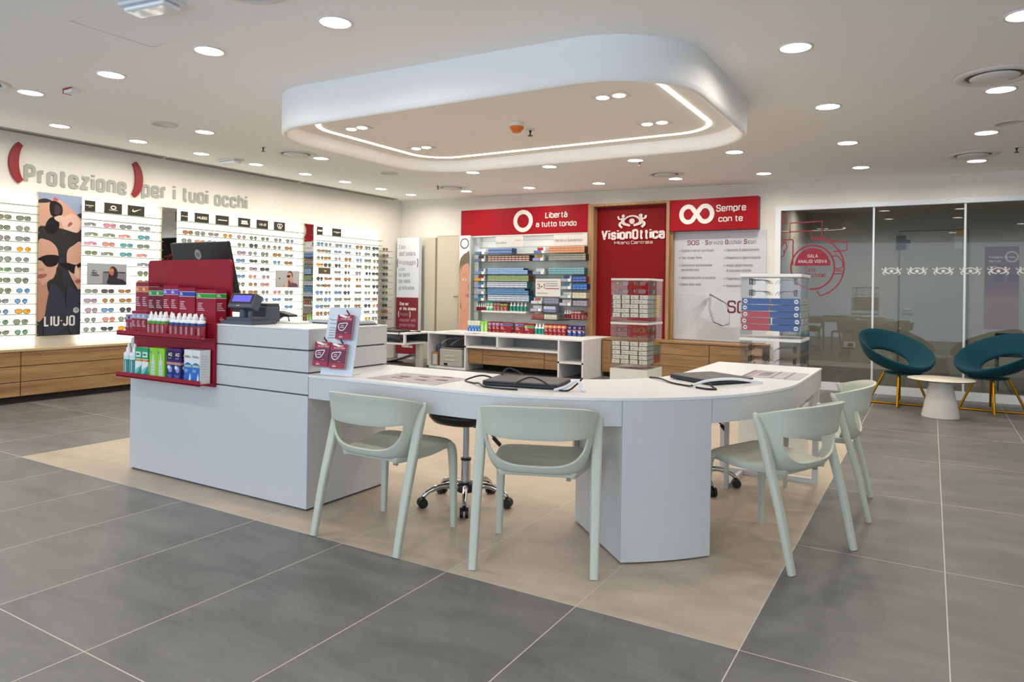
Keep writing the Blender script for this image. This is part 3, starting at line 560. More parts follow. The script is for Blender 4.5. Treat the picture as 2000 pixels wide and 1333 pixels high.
fr.poly(crom([(.185, .15), (.205, .17), (.24, .172), (.25, .155), (.23, .14), (.205, .145)]), BLK); fr.poly(crom([(.15, .004), (.165, .08), (.19, .1), (.21, .08), (.205, .004)]), SK3); fr.poly(crom([(.215, .06), (.22, .11), (.235, .09), (.26, .07)]), M('#7c3a2a', .6)); b.build('printed_image', t)
# sunglasses
def tint(h):
    m = bpy.data.materials.new('lens_'+h.lstrip('#')); m.use_nodes = True; nt = m.node_tree; nt.nodes.remove(nt.nodes['Principled BSDF']); out = nt.nodes['Material Output']
    t = nt.nodes.new('ShaderNodeBsdfTransparent'); t.inputs[0].default_value = lin(h); d = nt.nodes.new('ShaderNodeBsdfDiffuse'); d.inputs[0].default_value = [c*.5 for c in lin(h)[:3]]+[1]
    g = nt.nodes.new('ShaderNodeBsdfGlossy'); g.inputs['Roughness'].default_value = .08; a = nt.nodes.new('ShaderNodeMixShader'); a.inputs[0].default_value = .5; b = nt.nodes.new('ShaderNodeMixShader'); b.inputs[0].default_value = .06
    nt.links.new(t.outputs[0], a.inputs[1]); nt.links.new(d.outputs[0], a.inputs[2]); nt.links.new(a.outputs[0], b.inputs[1]); nt.links.new(g.outputs[0], b.inputs[2]); nt.links.new(b.outputs[0], out.inputs[0]); return m
LENSES = [('grey-green', '#7f8a72'), ('smoke grey', '#8d8f8d'), ('brown', '#a57a52'), ('amber', '#d99a2c'), ('pink', '#d58aa5'), ('blue', '#6f95c4'), ('dark grey', '#55575a'), ('green', '#6f9a74'), ('rose', '#cf8f86'), ('teal', '#5fa0a8'), ('mauve', '#a98fa8')]
LMAT = [tint(h) for _, h in LENSES]
FRM = [M('#23211f', .3), M('#6a4526', .3), M('#4f5a3c', .35), M('#9b8a55', .3, .6), M('#8c4a3a', .3)]
def rim(kind, s):
    k = 1.13 if kind != 'round' else 1.05
    return [(a*k, c*k) for a, c in rim0(kind, s)]
def rim0(kind, s):
    o = []
    for i in range(18):
        a = 2*PI*i/18; c, d = cos(a), sin(a)
        if kind == 'round': q = (.024*c, .023*d)
        elif kind == 'aviator': q = ((.027-.004*(d < 0)*abs(d))*c+.004*d*0, .022*d+(.002 if d > 0 else -.004*abs(d)))
        elif kind == 'square': q = (.028*math.copysign(abs(c)**.6, c), .020*math.copysign(abs(d)**.7, d))
        else: q = (.028*math.copysign(abs(c)**.75, c)+.004*max(d, 0)*(1 if c > 0 else .2), .018*math.copysign(abs(d)**.8, d)+(.004*max(c, 0)))
        o.append((s*q[0], q[1]))
    return o
def make_sunglasses(kind):
    """faces +x, stands on z=0, lenses along y"""
    r = MB(); L = MB()
    if kind == 'shield':
        P = [(y, .045*(1-(abs(y)/.07)**2*.35)) for y in [-.068+.136*i/16 for i in range(17)]]; lo = [(y, .004 if abs(y) > .014 else .004+.02*(1-abs(y)/.014)) for y, _ in P]
        f = lambda y: -.03*(y/.07)**2
        L.add([(f(y), y, z) for y, z in P]+[(f(y), y, z) for y, z in lo], [(i, i+1, 18+i, 17+i) for i in range(16)], LMAT[0], True)
        r.tube([(f(y), y, z) for y, z in P], .0022, FRM[0], 6)
    else:
        zc_ = .027
        for s in (-1, 1):
            P = [(-.012*((abs(.033*s+u))/.07)**2, .035*s+u, zc_+v) for u, v in rim(kind, s)]
            r.tube(P, .0028, FRM[0], 6, closed=True); L.add(P, [tuple(range(len(P)))], LMAT[0])
        r.tube([(0, -.009, zc_+.008), (.001, 0, zc_+.011), (0, .009, zc_+.008)], .002, FRM[0], 6)
    for s in (-1, 1): r.tube([(-.006, .062*s, .038), (-.02, .066*s, .039), (-.075, .062*s, .036), (-.09, .060*s, .02)], .0028, FRM[0], 6)
    o = r.build('sunglasses', loc=(0, 0, 0)); L.build('lens', o, local=True); o['category'] = 'sunglasses'; o['group'] = 'sunglasses on the lit wall'
    return o
PROTO = {k: make_sunglasses(k) for k in ('round', 'aviator', 'square', 'cat', 'shield')}
first = {k: True for k in PROTO}; rs = random.Random(5)
def put(kind, y, z, li, fi, lab, rz):
    p = PROTO[kind]; o = p if first[kind] else dup(p); first[kind] = False
    o.location = (-8.056, y, z); o.rotation_euler = (0, 0, rz); o['label'] = lab
    swap(o, 0, FRM[fi]); swap(o.children[0], 0, LMAT[li])
COLS = {'A': [3.434, 3.611], 'B': [4.30, 4.495, 4.69, 4.905], 'C': [5.47, 5.66, 5.84, 6.06, 6.285, 6.478, 6.687, 6.894, 7.108], 'D': [7.72, 7.88, 8.10, 8.31, 8.56, 8.78, 8.97, 9.22]}
REF = {'A': 'before the fashion poster', 'B': 'after the fashion poster', 'C': 'after the narrow grey mirror', 'D': 'after the red ring mirror'}
for bay, ys in COLS.items():
    for k, z in enumerate(ROWZ):
        for j, y in enumerate(ys):
            if bay == 'B' and 1.2 < z < 1.46 and y < 4.75: continue
            if bay == 'C' and 1.2 < z < 1.46 and y > 6.75: continue
            if bay == 'C' and ((z < 1.73 and j < 2) or (z < 1.5 and j < 4) or (z < 1.0 and j < 5)): continue      # behind the monitor and red board
            if bay == 'D' and 1.4 < z < 1.5 and y < 8.0: continue
            if bay == 'B' and z < .76 and j > 2: continue
            sport = bay == 'B' and z > 1.4
            kind = rs.choice(['shield', 'square', 'shield', 'square'] if sport else ['round', 'aviator', 'square', 'square', 'cat', 'round'])
            li = rs.choice([0, 1, 0, 9, 0, 4, 1, 8] if sport else ([7, 7, 3, 5, 0, 1, 0, 1] if bay == 'A' else [0, 1, 2, 6, 8, 1, 0, 0, 2, 1, 6, 2, 6, 1, 3, 5, 10]))
            fi = rs.choice([0, 0, 1, 2, 3, 4, 0])
            n = len(ys)-j if bay == 'A' else j+1; row = 12-k
            lab = '%s %s sunglasses, %s along %s, %s row down' % (LENSES[li][0], 'wraparound' if kind == 'shield' else kind.replace('cat', 'cat-eye'), ORD[n], REF[bay], ORD[row])
            put(kind, y+rs.uniform(-.012, .012), z+.0015, li, fi, lab, rad(rs.uniform(-14, 4)))
# ================================================================ cash desk and curved counter
KX0, KX1, KY0, KY1 = -4.565, -2.90, 2.70, 3.34
DZ = .745
t = T('cash_desk', 'tall white cash desk block with horizontal grooves, on the beige floor', 'cash desk', (-3.73, 3.0, 0))
MB().box(KX0+.012, KX1-.012, KY0+.012, KY1-.012, .0, .99, DARKGAP).build('core', t)
MB().box(KX0, KX1, KY0, KY1, .012, .628, WHITE).build('base_panel', t, bevel=.002)
for z0, z1 in ((.636, DZ+.004), (DZ+.012, .872), (.880, .985)): MB().box(KX0, KX1, KY0, KY1, z0, z1, WHITE).build('band_panel', t, bevel=.002)
MB().box(KX0, KX1+.003, KY0-.003, KY1+.003, .985, .995, M('#e4e5e5', .3)).build('top', t, bevel=.002)
# desk: straight run from the cash desk, quarter turn, short straight end
DC = (-1.95, 4.05); RO, RI = 1.35, .69; YE = 4.92
def arc(r, a0, a1, n=24): return [(DC[0]+r*cos(rad(a0+(a1-a0)*i/n)), DC[1]+r*sin(rad(a0+(a1-a0)*i/n))) for i in range(n+1)]
t = T('curved_desk', 'long white desk curving from the cash desk round to a square end', 'desk', (-1.6, 3.3, 0))
out = [(KX1+.002, DC[1]-RO)]+arc(RO, -90, 0)+[(DC[0]+RO, YE), (DC[0]+RI, YE)]+arc(RI, 0, -90)+[(KX1+.002, DC[1]-RI)]
MB().prism(out, DZ-.012, DZ, M('#e2e3e3', .33, noise=.04)).build('tabletop', t)
def band(pts, w, z0, z1, m):
    b = MB(); n = len(pts); q = []
    for i, p in enumerate(pts):
        a = Vector(pts[max(i-1, 0)]); c = Vector(pts[min(i+1, n-1)]); d = (c-a).normalized(); nn = Vector((-d.y, d.x)); q.append(tuple(Vector(p)+nn*w))
    vs = [(*p, z0) for p in pts]+[(*p, z1) for p in pts]+[(*p, z0) for p in q]+[(*p, z1) for p in q]
    R = range(n-1); fs = [(i, i+1, n+i+1, n+i) for i in R]; b.add(vs, fs, m, True)
    b.add(vs, [(2*n+i+1, 2*n+i, 3*n+i, 3*n+i+1) for i in R], m, True); b.add(vs, [(i+1, i, 2*n+i, 2*n+i+1) for i in R]+[(n+i, n+i+1, 3*n+i+1, 3*n+i) for i in R]+[(0, n, 3*n, 2*n), (2*n-1, n-1, 3*n-1, 4*n-1)], m); return b
A1, A2 = -55.0, -36.2
f1 = [(KX1+.002, DC[1]-RO+.004), (-2.4, DC[1]-RO+.004)]+arc(RO-.004, -90, A1-.12)
f2 = arc(RO-.004, A2+.12, 0)+[(DC[0]+RO-.004, YE-.002)]
band(f1, .022, .618, DZ-.012, WHITE).build('front_apron', t); band(f2, .022, .618, DZ-.012, WHITE).build('front_apron', t)
f3 = arc(RI, 0, -90)[::-1]
band([(KX1, DC[1]-RI)]+f3+[(DC[0]+RI, YE)], .02, .66, DZ-.012, WHITE).build('inner_apron', t)
MB().box(DC[0]+RI, DC[0]+RO-.006, YE-.024, YE-.002, .618, DZ-.012, WHITE).build('end_apron', t)
# pier
dr_ = Vector((sin(rad(45.6)), -cos(rad(45.6)))); pr_ = Vector((dr_.y*-1, dr_.x))
fa = arc(RO-.003, A1, A2, 10); back = Vector(fa[-1])-dr_*.60; back2 = Vector(fa[0])-dr_*.60
MB().prism(fa+[tuple(back), tuple(back2)], .008, DZ-.012, WHITE).build('pier', t, bevel=.002)
pb0 = (Vector(fa[0])-dr_*.57); hn = -pr_ if False else Vector((-pr_.x, -pr_.y))
hp = Vector(back2)+dr_*.05
b = MB(); c = hp-Vector((pr_.x, pr_.y))*.0
s_ = (Vector(fa[0])-Vector(fa[-1])).normalized(); e0 = Vector(back2)+s_*.004+dr_*.02
b.add([(*(e0+s_*u+dr_*v), z) for z in (.34, .47) for u in (0, .022) for v in (0, .03)], [(0, 2, 3, 1), (4, 5, 7, 6), (0, 1, 5, 4), (2, 6, 7, 3), (0, 4, 6, 2), (1, 3, 7, 5)], M('#b9b8b4', .35, .3)); b.build('handle', t)
# end frame
b = MB(); x0, x1, y = DC[0]+RI+.03, DC[0]+RO-.045, YE+.0
for q in ((x0, x0+.035, y-.06, y-.025, 0, .618), (x1-.0, x1+.035, y-.06, y-.025, 0, .618), (x0+.035, x1, y-.06, y-.025, 0, .035)): b.box(*q, M('#dfe0e2', .35))
b.build('end_frame', t)
b = MB()
for q in ((x0+.13, x0+.155, 4.45, 4.475, 0, .618), (x0+.13, x0+.155, 4.475, 4.86, 0, .025)): b.box(*q, M('#d0d3d6', .35))
b.build('inner_frame', t)
MB().tube([(x0+.15, 4.3, .60), (x1-.05, 4.85, .60)], .018, M('#8d8f92', .4)).build('cross_brace', t)
# ---- red product stand on the cash desk
t = T('red_product_stand', 'dark red metal shelf stand fixed to the sunglasses-wall end of the cash desk', 'display stand', (-4.1, 2.75, .6))
b = MB(); R_ = .03; x0, x1 = -4.615, -3.745
pts = [(x0, .996), (x1, .996), (x1, 1.39-R_)]+[(x1-R_+R_*cos(rad(a)), 1.39-R_+R_*sin(rad(a))) for a in range(0, 91, 15)]+[(x0+R_+R_*cos(rad(a)), 1.39-R_+R_*sin(rad(a))) for a in range(90, 181, 15)]
n = len(pts); b.add([(x, 2.845, z) for x, z in pts]+[(x, 2.86, z) for x, z in pts], [tuple(range(n)), tuple(range(n, 2*n))[::-1]]+[(i, n+i, n+(i+1) % n, (i+1) % n) for i in range(n)], RED); b.build('back_board', t)
MB().box(-4.50, -3.672, 2.683, 2.697, .615, .995, RED).box(-4.54, -3.672, 2.683, 2.86, .9955, 1.001, RED).build('front_board', t)
for z in (.90, .632): MB().box(-4.535, -3.672, 2.585, 2.683, z, z+.006, RED).box(-4.535, -3.672, 2.585, 2.590, z-.004, z+.028, RED).build('shelf', t, bevel=.001)
# ---- cartons and bottles on it
CR = '#96102f'; PR = lambda h: M(h, .45, spec=.3)
def carton(name, lab, cat, x, y, z, w, d, h, base, draw=None, grp=None, side=None):
    b = MB().box(x-w/2, x+w/2, y-d/2, y+d/2, z, z+h, PR(base))
    if draw:
        draw(FR(b, (x-w/2, y-d/2, z), XA, ZA, .0004), w, h); (side or draw)(FR(b, (x+w/2, y-d/2, z), YA, ZA, .0004), d, h)
    return tag(b.build(name, loc=(x, y, z)), lab, cat, grp)
def dband(col, v0, v1, nm=0, pale=False):
    def f(fr, w, h):
        fr.rect(0, v0*h-.003, w, v1*h+.003, M('#d8cfd6', .5)); fr.rect(0, v0*h, w, v1*h, PR(col))
        for i, (a, c) in enumerate(((.55, .9), (.32, .96))): fr.rect(.08*w, (v0+(v1-v0)*(.58-.34*i))*h, .08*w+min(.5*w, .03)*(1 if i else .8), (v0+(v1-v0)*(.78-.34*i))*h, M('#e6e2e6', .5))
        for i, l in enumerate((.5, .4, .45, .62, .75)): fr.rect(.1*w, (.56-.055*i)*h, .1*w+min(l*w, .045*l/.5), (.585-.055*i)*h, M('#d9b9c2', .5))
        fr.rect(.35*w, .06*h, min(.75*w, .35*w+.04), .085*h, M('#d9b9c2', .5)); fr.rect(.42*w, .11*h, min(.6*w, .42*w+.02), .14*h, M('#b98f9c', .5))
    return f
GR = 'cartons standing on the red stand'
Z1 = 1.002
for x, w, h, col, bc, lab in ((-4.537, .072, .238, '#d9701f', '#8f2a3a', 'tall dark red carton with an orange band, outer of two'), (-4.463, .072, .238, '#d9701f', '#8f2a3a', 'tall dark red carton with an orange band, beside the green-banded pair'),
    (-4.388, .08, .208, '#2f9a3a', '#6d1226', 'tall dark red carton with a green band, beside the orange-banded pair'), (-4.306, .08, .208, '#2f9a3a', '#6d1226', 'tall dark red carton with a green band, beside the purple-banded pair'),
    (-4.226, .078, .22, '#6a55bd', CR, 'tall red carton with a purple band, beside the green-banded pair'), (-4.146, .078, .22, '#6a55bd', CR, 'tall red carton with a purple band, beside the wide blue-banded carton'),
    (-4.02, .165, .207, '#1f4aa3', CR, 'wide red carton with a blue band on the red stand'), (-3.83, .19, .196, '#2f9a2a', CR, 'wide red carton with a green band, beside the customer display')):
    carton('solution_carton', lab, 'carton', x, 2.77, Z1, w, .075, h, bc, dband(col, .74, .87), GR)
Z2 = .9065
for i, x in enumerate((-4.475, -4.428)): carton('small_carton', 'small red carton with a dark blue top band, '+('outermost' if i == 0 else 'second')+' on the upper red shelf', 'carton', x, 2.645, Z2, .043, .045, .122, '#9c2a48', dband('#24386f', .78, .92), GR)
for i, x in enumerate((-4.372, -4.318, -4.264)): carton('solution_carton', 'red carton with a pale blue band, '+ORD[i+1]+' of three on the upper red shelf', 'carton', x, 2.64, Z2, .052, .07, .15, '#95172f', dband('#8fa6c9', .70, .86), GR)
BOTW = M('#e9ebec', .35)
def bottle(r, h, body, lab_m, band_m, capm):
    o = MB().lathe([(0, 0), (r*.9, 0), (r, .004), (r, h*.66), (r*.93, h*.70), (r*.45, h*.75), (r*.4, h*.78)], body, 20).build('solution_bottle', loc=(0, 0, 0))
    MB().lathe([(r*1.012, h*.03), (r*1.012, h*.54), (r*1.012, h*.54)], lab_m, 20, cap=False).build('label', o, local=True)
    MB().lathe([(r*1.02, h*.5), (r*1.02, h*.62)], band_m, 20, cap=False).build('label_band', o, local=True)
    b = MB(); 
    for a in (-100, -70): b.add([((r*1.03)*cos(rad(a+da)), (r*1.03)*sin(rad(a+da)), z) for z in (h*.08, h*.46) for da in (-4, 4)], [(0, 1, 3, 2)], M('#e3dadd', .5))
    b.build('label_print', o, local=True)
    MB().lathe([(r*.55, h*.74), (r*.55, h*.84), (r*.38, h*.87), (r*.26, h*.97), (r*.12, h)], capm, 16).build('cap', o, local=True)
    o['category'] = 'bottle'; return o
bg = bottle(.0225, .15, BOTW, M('#8c1230', .5), M('#4f9a2d', .5), M('#eceeee', .35)); bb = None
def place(proto, used, x, y, z, lab, grp, s=1):
    o = proto if not used[0] else dup(proto); used[0] = True; o.location = (x, y, z); o['label'] = lab; o['group'] = grp; o.scale = (s, s, s); return o
u = [False]
for i, x in enumerate((-4.205, -4.157, -4.109, -4.061)): place(bg, u, x, 2.615, Z2, 'white-capped red bottle with a green band, '+ORD[i+1]+' in the front row', 'bottles on the upper red shelf')
for i, x in enumerate((-4.175, -4.12, -4.065)): place(bg, u, x, 2.662, Z2, 'white-capped red bottle with a green band, '+ORD[i+1]+' in the back row', 'bottles on the upper red shelf')
bl = bottle(.0225, .146, BOTW, M('#8c1230', .5), M('#25407f', .5), M('#eceeee', .35)); u = [False]
for i, x in enumerate((-3.975, -3.925, -3.872, -3.822, -3.77, -3.705)): place(bl, u, x, 2.615, Z2, 'white-capped red bottle with a blue band, '+ORD[i+1]+' in the front row', 'bottles on the upper red shelf')
for i, x in enumerate((-3.985, -3.93, -3.876, -3.82, -3.765)): place(bl, u, x, 2.662, Z2, 'white-capped red bottle with a blue band, '+ORD[i+1]+' in the back row', 'bottles on the upper red shelf')
Z3 = .6385
bt = bottle(.031, .205, BOTW, M('#1f8a8a', .45), M('#cfe3e1', .45), M('#eef0f0', .3)); u = [False]
for i, x in enumerate((-4.465, -4.398)): place(bt, u, x, 2.63, Z3, 'large white bottle with a teal label on the lower red shelf, '+('outermost' if i == 0 else 'beside the green cartons'), 'teal bottles on the lower red shelf')
def d_gw(fr, w, h):
    fr.rect(0, .62*h, w, h, PR('#1f9a6a')); fr.rect(.12*w, .68*h, .88*w, .86*h, M('#cfe9dc', .5)); fr.rect(.2*w, .74*h, .7*w, .8*h, PR('#1f7a5a')); fr.rect(0, .54*h, w, .6*h, PR('#d8402c')); fr.rect(.2*w, .555*h, .85*w, .585*h, PR('#e7a52c'))
    fr.poly([(0, 0), (w, 0), (w, .42*h), (.5*w, .16*h), (0, .06*h)], PR('#1f9a6a')); fr.poly([(0, .06*h), (.5*w, .16*h), (.9*w, .38*h), (.35*w, .3*h), (0, .18*h)], PR('#7fc3cf'))
def d_lime(fr, w, h):
    fr.poly([(.25*w, .02*h), (.75*w, .02*h), (.75*w, .55*h), (.6*w, .68*h), (.56*w, .82*h), (.44*w, .82*h), (.4*w, .68*h), (.25*w, .55*h)], PR('#c9d6c9')); fr.rect(.1*w, .8*h, .24*w, .9*h, PR('#2f8fc0'))
    for i in range(4): fr.rect(.32*w, (.12+.1*i)*h, .66*w, (.14+.1*i)*h, PR('#9fb89f'))
def d_purp(fr, w, h):
    fr.rect(0, 0, w, .5*h, PR('#26306f')); fr.rect(0, .5*h, w, .58*h, PR('#c08f7a')); fr.rect(.1*w, .64*h, .9*w, .92*h, PR('#1c1430')); fr.text('AO', .22*w, .78*w, .76*h, .11*h, LW, .03); fr.rect(.22*w, .67*h, .75*w, .72*h, PR('#7a5fb0'))
    fr.disc(.55*w, .36*h, .28*w, PR('#8fa3d6'), ry=.1*h); fr.disc(.35*w, .42*h, .2*w, PR('#dfe3ee'), ry=.06*h); fr.rect(.15*w, .06*h, .8*w, .2*h, PR('#4f62a8'))
def d_renu(fr, w, h):
    fr.poly([(0, 0), (w, 0), (w, .55*h)]+[(w*(1-i/8), (.55+.07*sin(PI*i/8))*h) for i in range(9)], PR('#2f6cc0')); fr.rect(.05*w, .48*h, .95*w, .55*h, PR('#9fc0a8')); fr.text('ReNu', .1*w, .85*w, .76*h, .075*h, PR('#4a4f58'), .01)
    fr.poly([(.6*w, .05*h), (.9*w, .05*h), (.9*w, .2*h), (.8*w, .32*h), (.7*w, .2*h)], PR('#dfe6ee')); fr.rect(.1*w, .33*h, .5*w, .42*h, PR('#7fa3d8'))
def d_plain(fr, w, h):
    for i in range(9): fr.rect(.12*w, (.2+.075*i)*h, (.75-.06*(i % 3))*w, (.215+.075*i)*h, M('#b9b8b2', .5))
for i, x in enumerate((-4.325, -4.253)): carton('solution_carton', 'green and white carton with a red stripe, '+('beside the teal bottles' if i == 0 else 'beside the lime carton'), 'carton', x, 2.637, Z3, .068, .06, .185, '#e3efe9', d_gw, GR)
for i, x in enumerate((-4.162, -4.083)): carton('solution_carton', 'lime green carton with a pale bottle print, '+('beside the red-striped cartons' if i == 0 else 'beside the purple cartons'), 'carton', x, 2.637, Z3, .077, .065, .192, '#8fcf3a', d_lime, GR)
for i, x in enumerate((-3.99, -3.918)): carton('solution_carton', 'purple and navy carton on the lower red shelf, '+('beside the lime carton' if i == 0 else 'beside the white carton'), 'carton', x, 2.637, Z3, .07, .062, .198, '#4a1f6e', d_purp, GR)
for i, x in enumerate((-3.808, -3.732)): carton('solution_carton', 'white and blue carton on the lower red shelf, '+('beside the purple carton' if i == 0 else 'at the open end'), 'carton', x, 2.637, Z3, .074, .07, .2, '#e2e2de', d_renu, GR, side=d_plain)
# ---- things on the cash desk
t = T('monitor', 'black monitor seen from behind with a round silver logo, behind the red board', 'monitor', (-4.46, 3.14, .995))
ty, tz = sin(rad(14)), cos(rad(14))
def mq(x, v, dep): return (x, 3.20-v*ty+dep*tz, 1.04+v*tz+dep*ty)
def slab(x0, x1, v0, v1, d0, d1, m, f=mq):
    vs = [f(x, v, d) for v in (v0, v1) for d in (d0, d1) for x in (x0, x1)]
    return MB().add(vs, [(0, 2, 3, 1), (4, 5, 7, 6), (0, 1, 5, 4), (2, 6, 7, 3), (0, 4, 6, 2), (1, 3, 7, 5)], m)
slab(-4.74, -4.11, .0, .50, 0, .035, M('#26282a', .28)).build('back_shell', t, bevel=.008); slab(-4.73, -4.12, .01, .49, .0355, .04, M('#0b0c0e', .1)).build('screen', t)
b = MB(); fr = FR(b, mq(-4.44, .415, 0), XA, Vector((0, -ty, tz))); SV = M('#a9acae', .3, .5); fr.disc(0, 0, .036, SV); fr.text('hp', -.02, .02, -.012, .03, M('#3c3e40', .4), .01); b.build('round_logo', t)
MB().box(-4.6, -4.34, 3.13, 3.32, .9955, 1.01, BLK).box(-4.5, -4.44, 3.2, 3.25, 1.0, 1.25, BLK).build('stand', t, bevel=.004)
t = T('customer_display', 'slate grey till display with a lit purple screen on a short post', 'customer display', (-3.54, 2.8, .995))
MB().prism([(-3.685, 2.725), (-3.40, 2.725), (-3.40, 2.91), (-3.685, 2.91)], .9955, 1.016, SLATE).prism([(-3.655, 2.745), (-3.43, 2.745), (-3.43, 2.89), (-3.655, 2.89)], 1.016, 1.036, SLATE).build('base', t, bevel=.008)
MB().lathe([(.026, 1.03), (.024, 1.10)], SLATE, 18, c=(-3.56, 2.80, 0)).lathe([(.012, 1.03), (.012, 1.10)], M('#5d6670', .4), 12, c=(-3.515, 2.81, 0)).box(-3.60, -3.49, 2.775, 2.83, 1.085, 1.107, SLATE).build('post', t, bevel=.004)
hx, hz = sin(rad(24)), cos(rad(24))
def hq(x, v, dep): return (x, 2.75+v*hx+dep*hz, 1.095+v*hz-dep*hx)
slab(-3.655, -3.435, 0, .096, 0, .06, SLATE, hq).build('screen_head', t, bevel=.008)
b = MB(); fr = FR(b, hq(-3.655, 0, 0), XA, Vector((0, hx, hz)), .001); fr.rect(.012, .026, .208, .09, BLK); fr.rect(.026, .038, .192, .08, M('#5b55c4', .4, emis=.5)); fr.rect(.08, .009, .115, .016, M('#9aa0a8', .4)); b.build('lit_screen', t)
t = T('receipt_printer', 'slate grey receipt printer box behind the till display', 'printer', (-3.6, 2.98, .995))
MB().box(-3.69, -3.52, 2.93, 3.04, .9955, 1.10, SLATE).build('housing', t, bevel=.006); MB().box(-3.69, -3.52, 2.935, 3.035, 1.10, 1.118, M('#3f464f', .5)).build('lid', t, bevel=.005)
t = T('card_terminal', 'black card payment terminal leaning on the cash desk', 'card terminal', (-3.72, 3.2, .995), rad(4))
b = MB(); prof = [(-.13, .012), (-.13, .07), (-.10, .082), (-.05, .08), (.13, .045), (.135, .03), (.02, .03), (-.03, .004), (-.1, .004)]
n = len(prof); b.add([(x, -.04, z) for x, z in prof]+[(x, .04, z) for x, z in prof], [tuple(range(n))[::-1], tuple(range(n, 2*n))]+[(i, (i+1) % n, n+(i+1) % n, n+i) for i in range(n)], BLK); b.build('body', t, bevel=.006, local=True)
b = MB(); k = (.045-.08)/.18
b.add([(x, y, .08+(x+.05)*k+.003) for x, y in ((-.04, -.028), (.03, -.028), (.03, .028), (-.04, .028))], [(0, 1, 2, 3)], M('#39424a', .15)); b.build('screen', t, local=True)
MB().tube([(.085, 0, .033), (.095, 0, .0)], .004, BLK).build('foot', t, local=True)
tag(MB().box(-3.50, -3.33, 3.0, 3.13, .9955, 1.004, M('#d9dadb', .6)).build('paper_stack', loc=(-3.4, 3.07, .995), bevel=.001), 'thin stack of white paper under the card terminal', 'paper')
t = T('document_tray', 'flat grey document tray with papers on the cash desk by the leaflet board', 'tray', (-3.25, 3.15, .995))
MB().box(-3.40, -2.95, 3.15, 3.31, .9955, 1.002, M('#3a3e46', .5)).build('tray', t, bevel=.002); MB().box(-3.39, -2.96, 3.155, 3.305, 1.003, 1.013, M('#c9cfd8', .5)).box(-3.38, -2.97, 3.16, 3.3, 1.0135, 1.018, M('#b5bab8', .5)).build('papers', t)
# ---- leaflet board
LA = rad(8); LU = Vector((cos(LA), sin(LA), 0)); LN = Vector((sin(LA), -cos(LA), 0)); tl = rad(12); LV = Vector((0, 0, cos(tl)))-LN*sin(tl)
LO = Vector((-2.845, 2.735, DZ+.004)); LNN = LU.cross(LV)
LBM = M('#d5dbe3', .4)
t = T('leaflet_board', 'leaning white acrylic board with printed text and hooks for red leaflets', 'leaflet holder', tuple(LO))
def lb(u, v, w): return LO+LU*u+LV*v+LNN*w
def lslab(u0, u1, v0, v1, w0, w1, m): return slab(u0, u1, v0, v1, -w0, -w1, m, lambda x, v, d: lb(x, v, -d))
LBW = .207
lslab(0, LBW, 0, .372, -.004, 0, LBM).build('board', t); 
MB().box(-2.82, -2.70, 2.79, 2.90, DZ+.001, DZ+.005, LBM).build('foot', t)
b = MB(); fr = FR(b, LO, LU, LV, .0006)
fr.text('“', .008, .02, .29, .02, BURG, .02)
for v, l in ((.3, .1), (.28, .1), (.256, .085), (.242, .085), (.228, .08), (.215, .05), (.2, .09)): fr.rect(.018, v, .018+l*.7, v+.004, GREY)
b.build('printed_text', t)
def hook(u, v): MB().tube([lb(u, v, 0), lb(u, v+.012, .02), lb(u, v+.02, .03)], .004, M('#4a3a4a', .4)).build('hook', t)
def leaflet(u, v, lab):
    o = T('leaflet_bundle', lab, 'leaflets', tuple(lb(u, v, .004)), group='leaflet bundles on the white board')
    w, h, dd = .1, .132, .026
    for i in range(4): lslab(u+.001*i, u+w-.0015*(3-i), v-.0015*(3-i), v+h, .004+.0065*i, .004+.0065*i+.0045, M(('#c9bcc4', '#7d2440', '#d9d3d6', '#8c1230')[i], .5)).build('sheet', o)
    b = MB(); fr = FR(b, lb(u, v, .0285), LU, LV, .0006); fr.rect(0, .0, w, h, M('#a3163a', .45)); fr.rect(0, .028, w, .1, M('#6d1a36', .45)); fr.rect(0, .099, w, .101, M('#c56a80', .5))
    fr.text('Proteggi', .035, .08, .118, .008, LW, .02); fr.text('la tua vista', .022, .092, .106, .008, LW, .02)
    fr.stroke(crom([(a*1.12, c*1.12+.004) for a, c in ((.012, .056), (.016, .069), (.036, .0725), (.062, .074), (.057, .061), (.05, .047), (.036, .038), (.02, .041))], 5), .0048, M('#e9e6e6', .5), closed=True)
    fr.rect(.028, .07, .048, .075, M('#d9b9c6', .5)); fr.rect(.022, .06, .052, .065, M('#d9b9c6', .5)); fr.rect(.058, .034, .076, .037, M('#c98fa3', .5)); fr.rect(.026, .008, .05, .013, M('#e6d9de', .5)); fr.rect(.032, .018, .042, .021, M('#c98fa3', .5))
    b.build('printed_cover', o)
    b = MB(); FR(b, lb(u, v+h-.012, .0295), LU, LV, .0006).poly([(.01, .014), (.04, .01), (.07, -.002), (.05, -.005), (.014, .004)], LW); b.build('clip', o)
for (u, v), l in zip(((.084, .195), (-.04, .042), (.068, .036)), ('bundle of red glasses leaflets hanging alone at the top of the white board', 'bundle of red glasses leaflets at the bottom, next to the cash desk', 'bundle of red glasses leaflets at the bottom, toward the printed desk mat')): hook(u+.053, v+.138); leaflet(u, v, l)
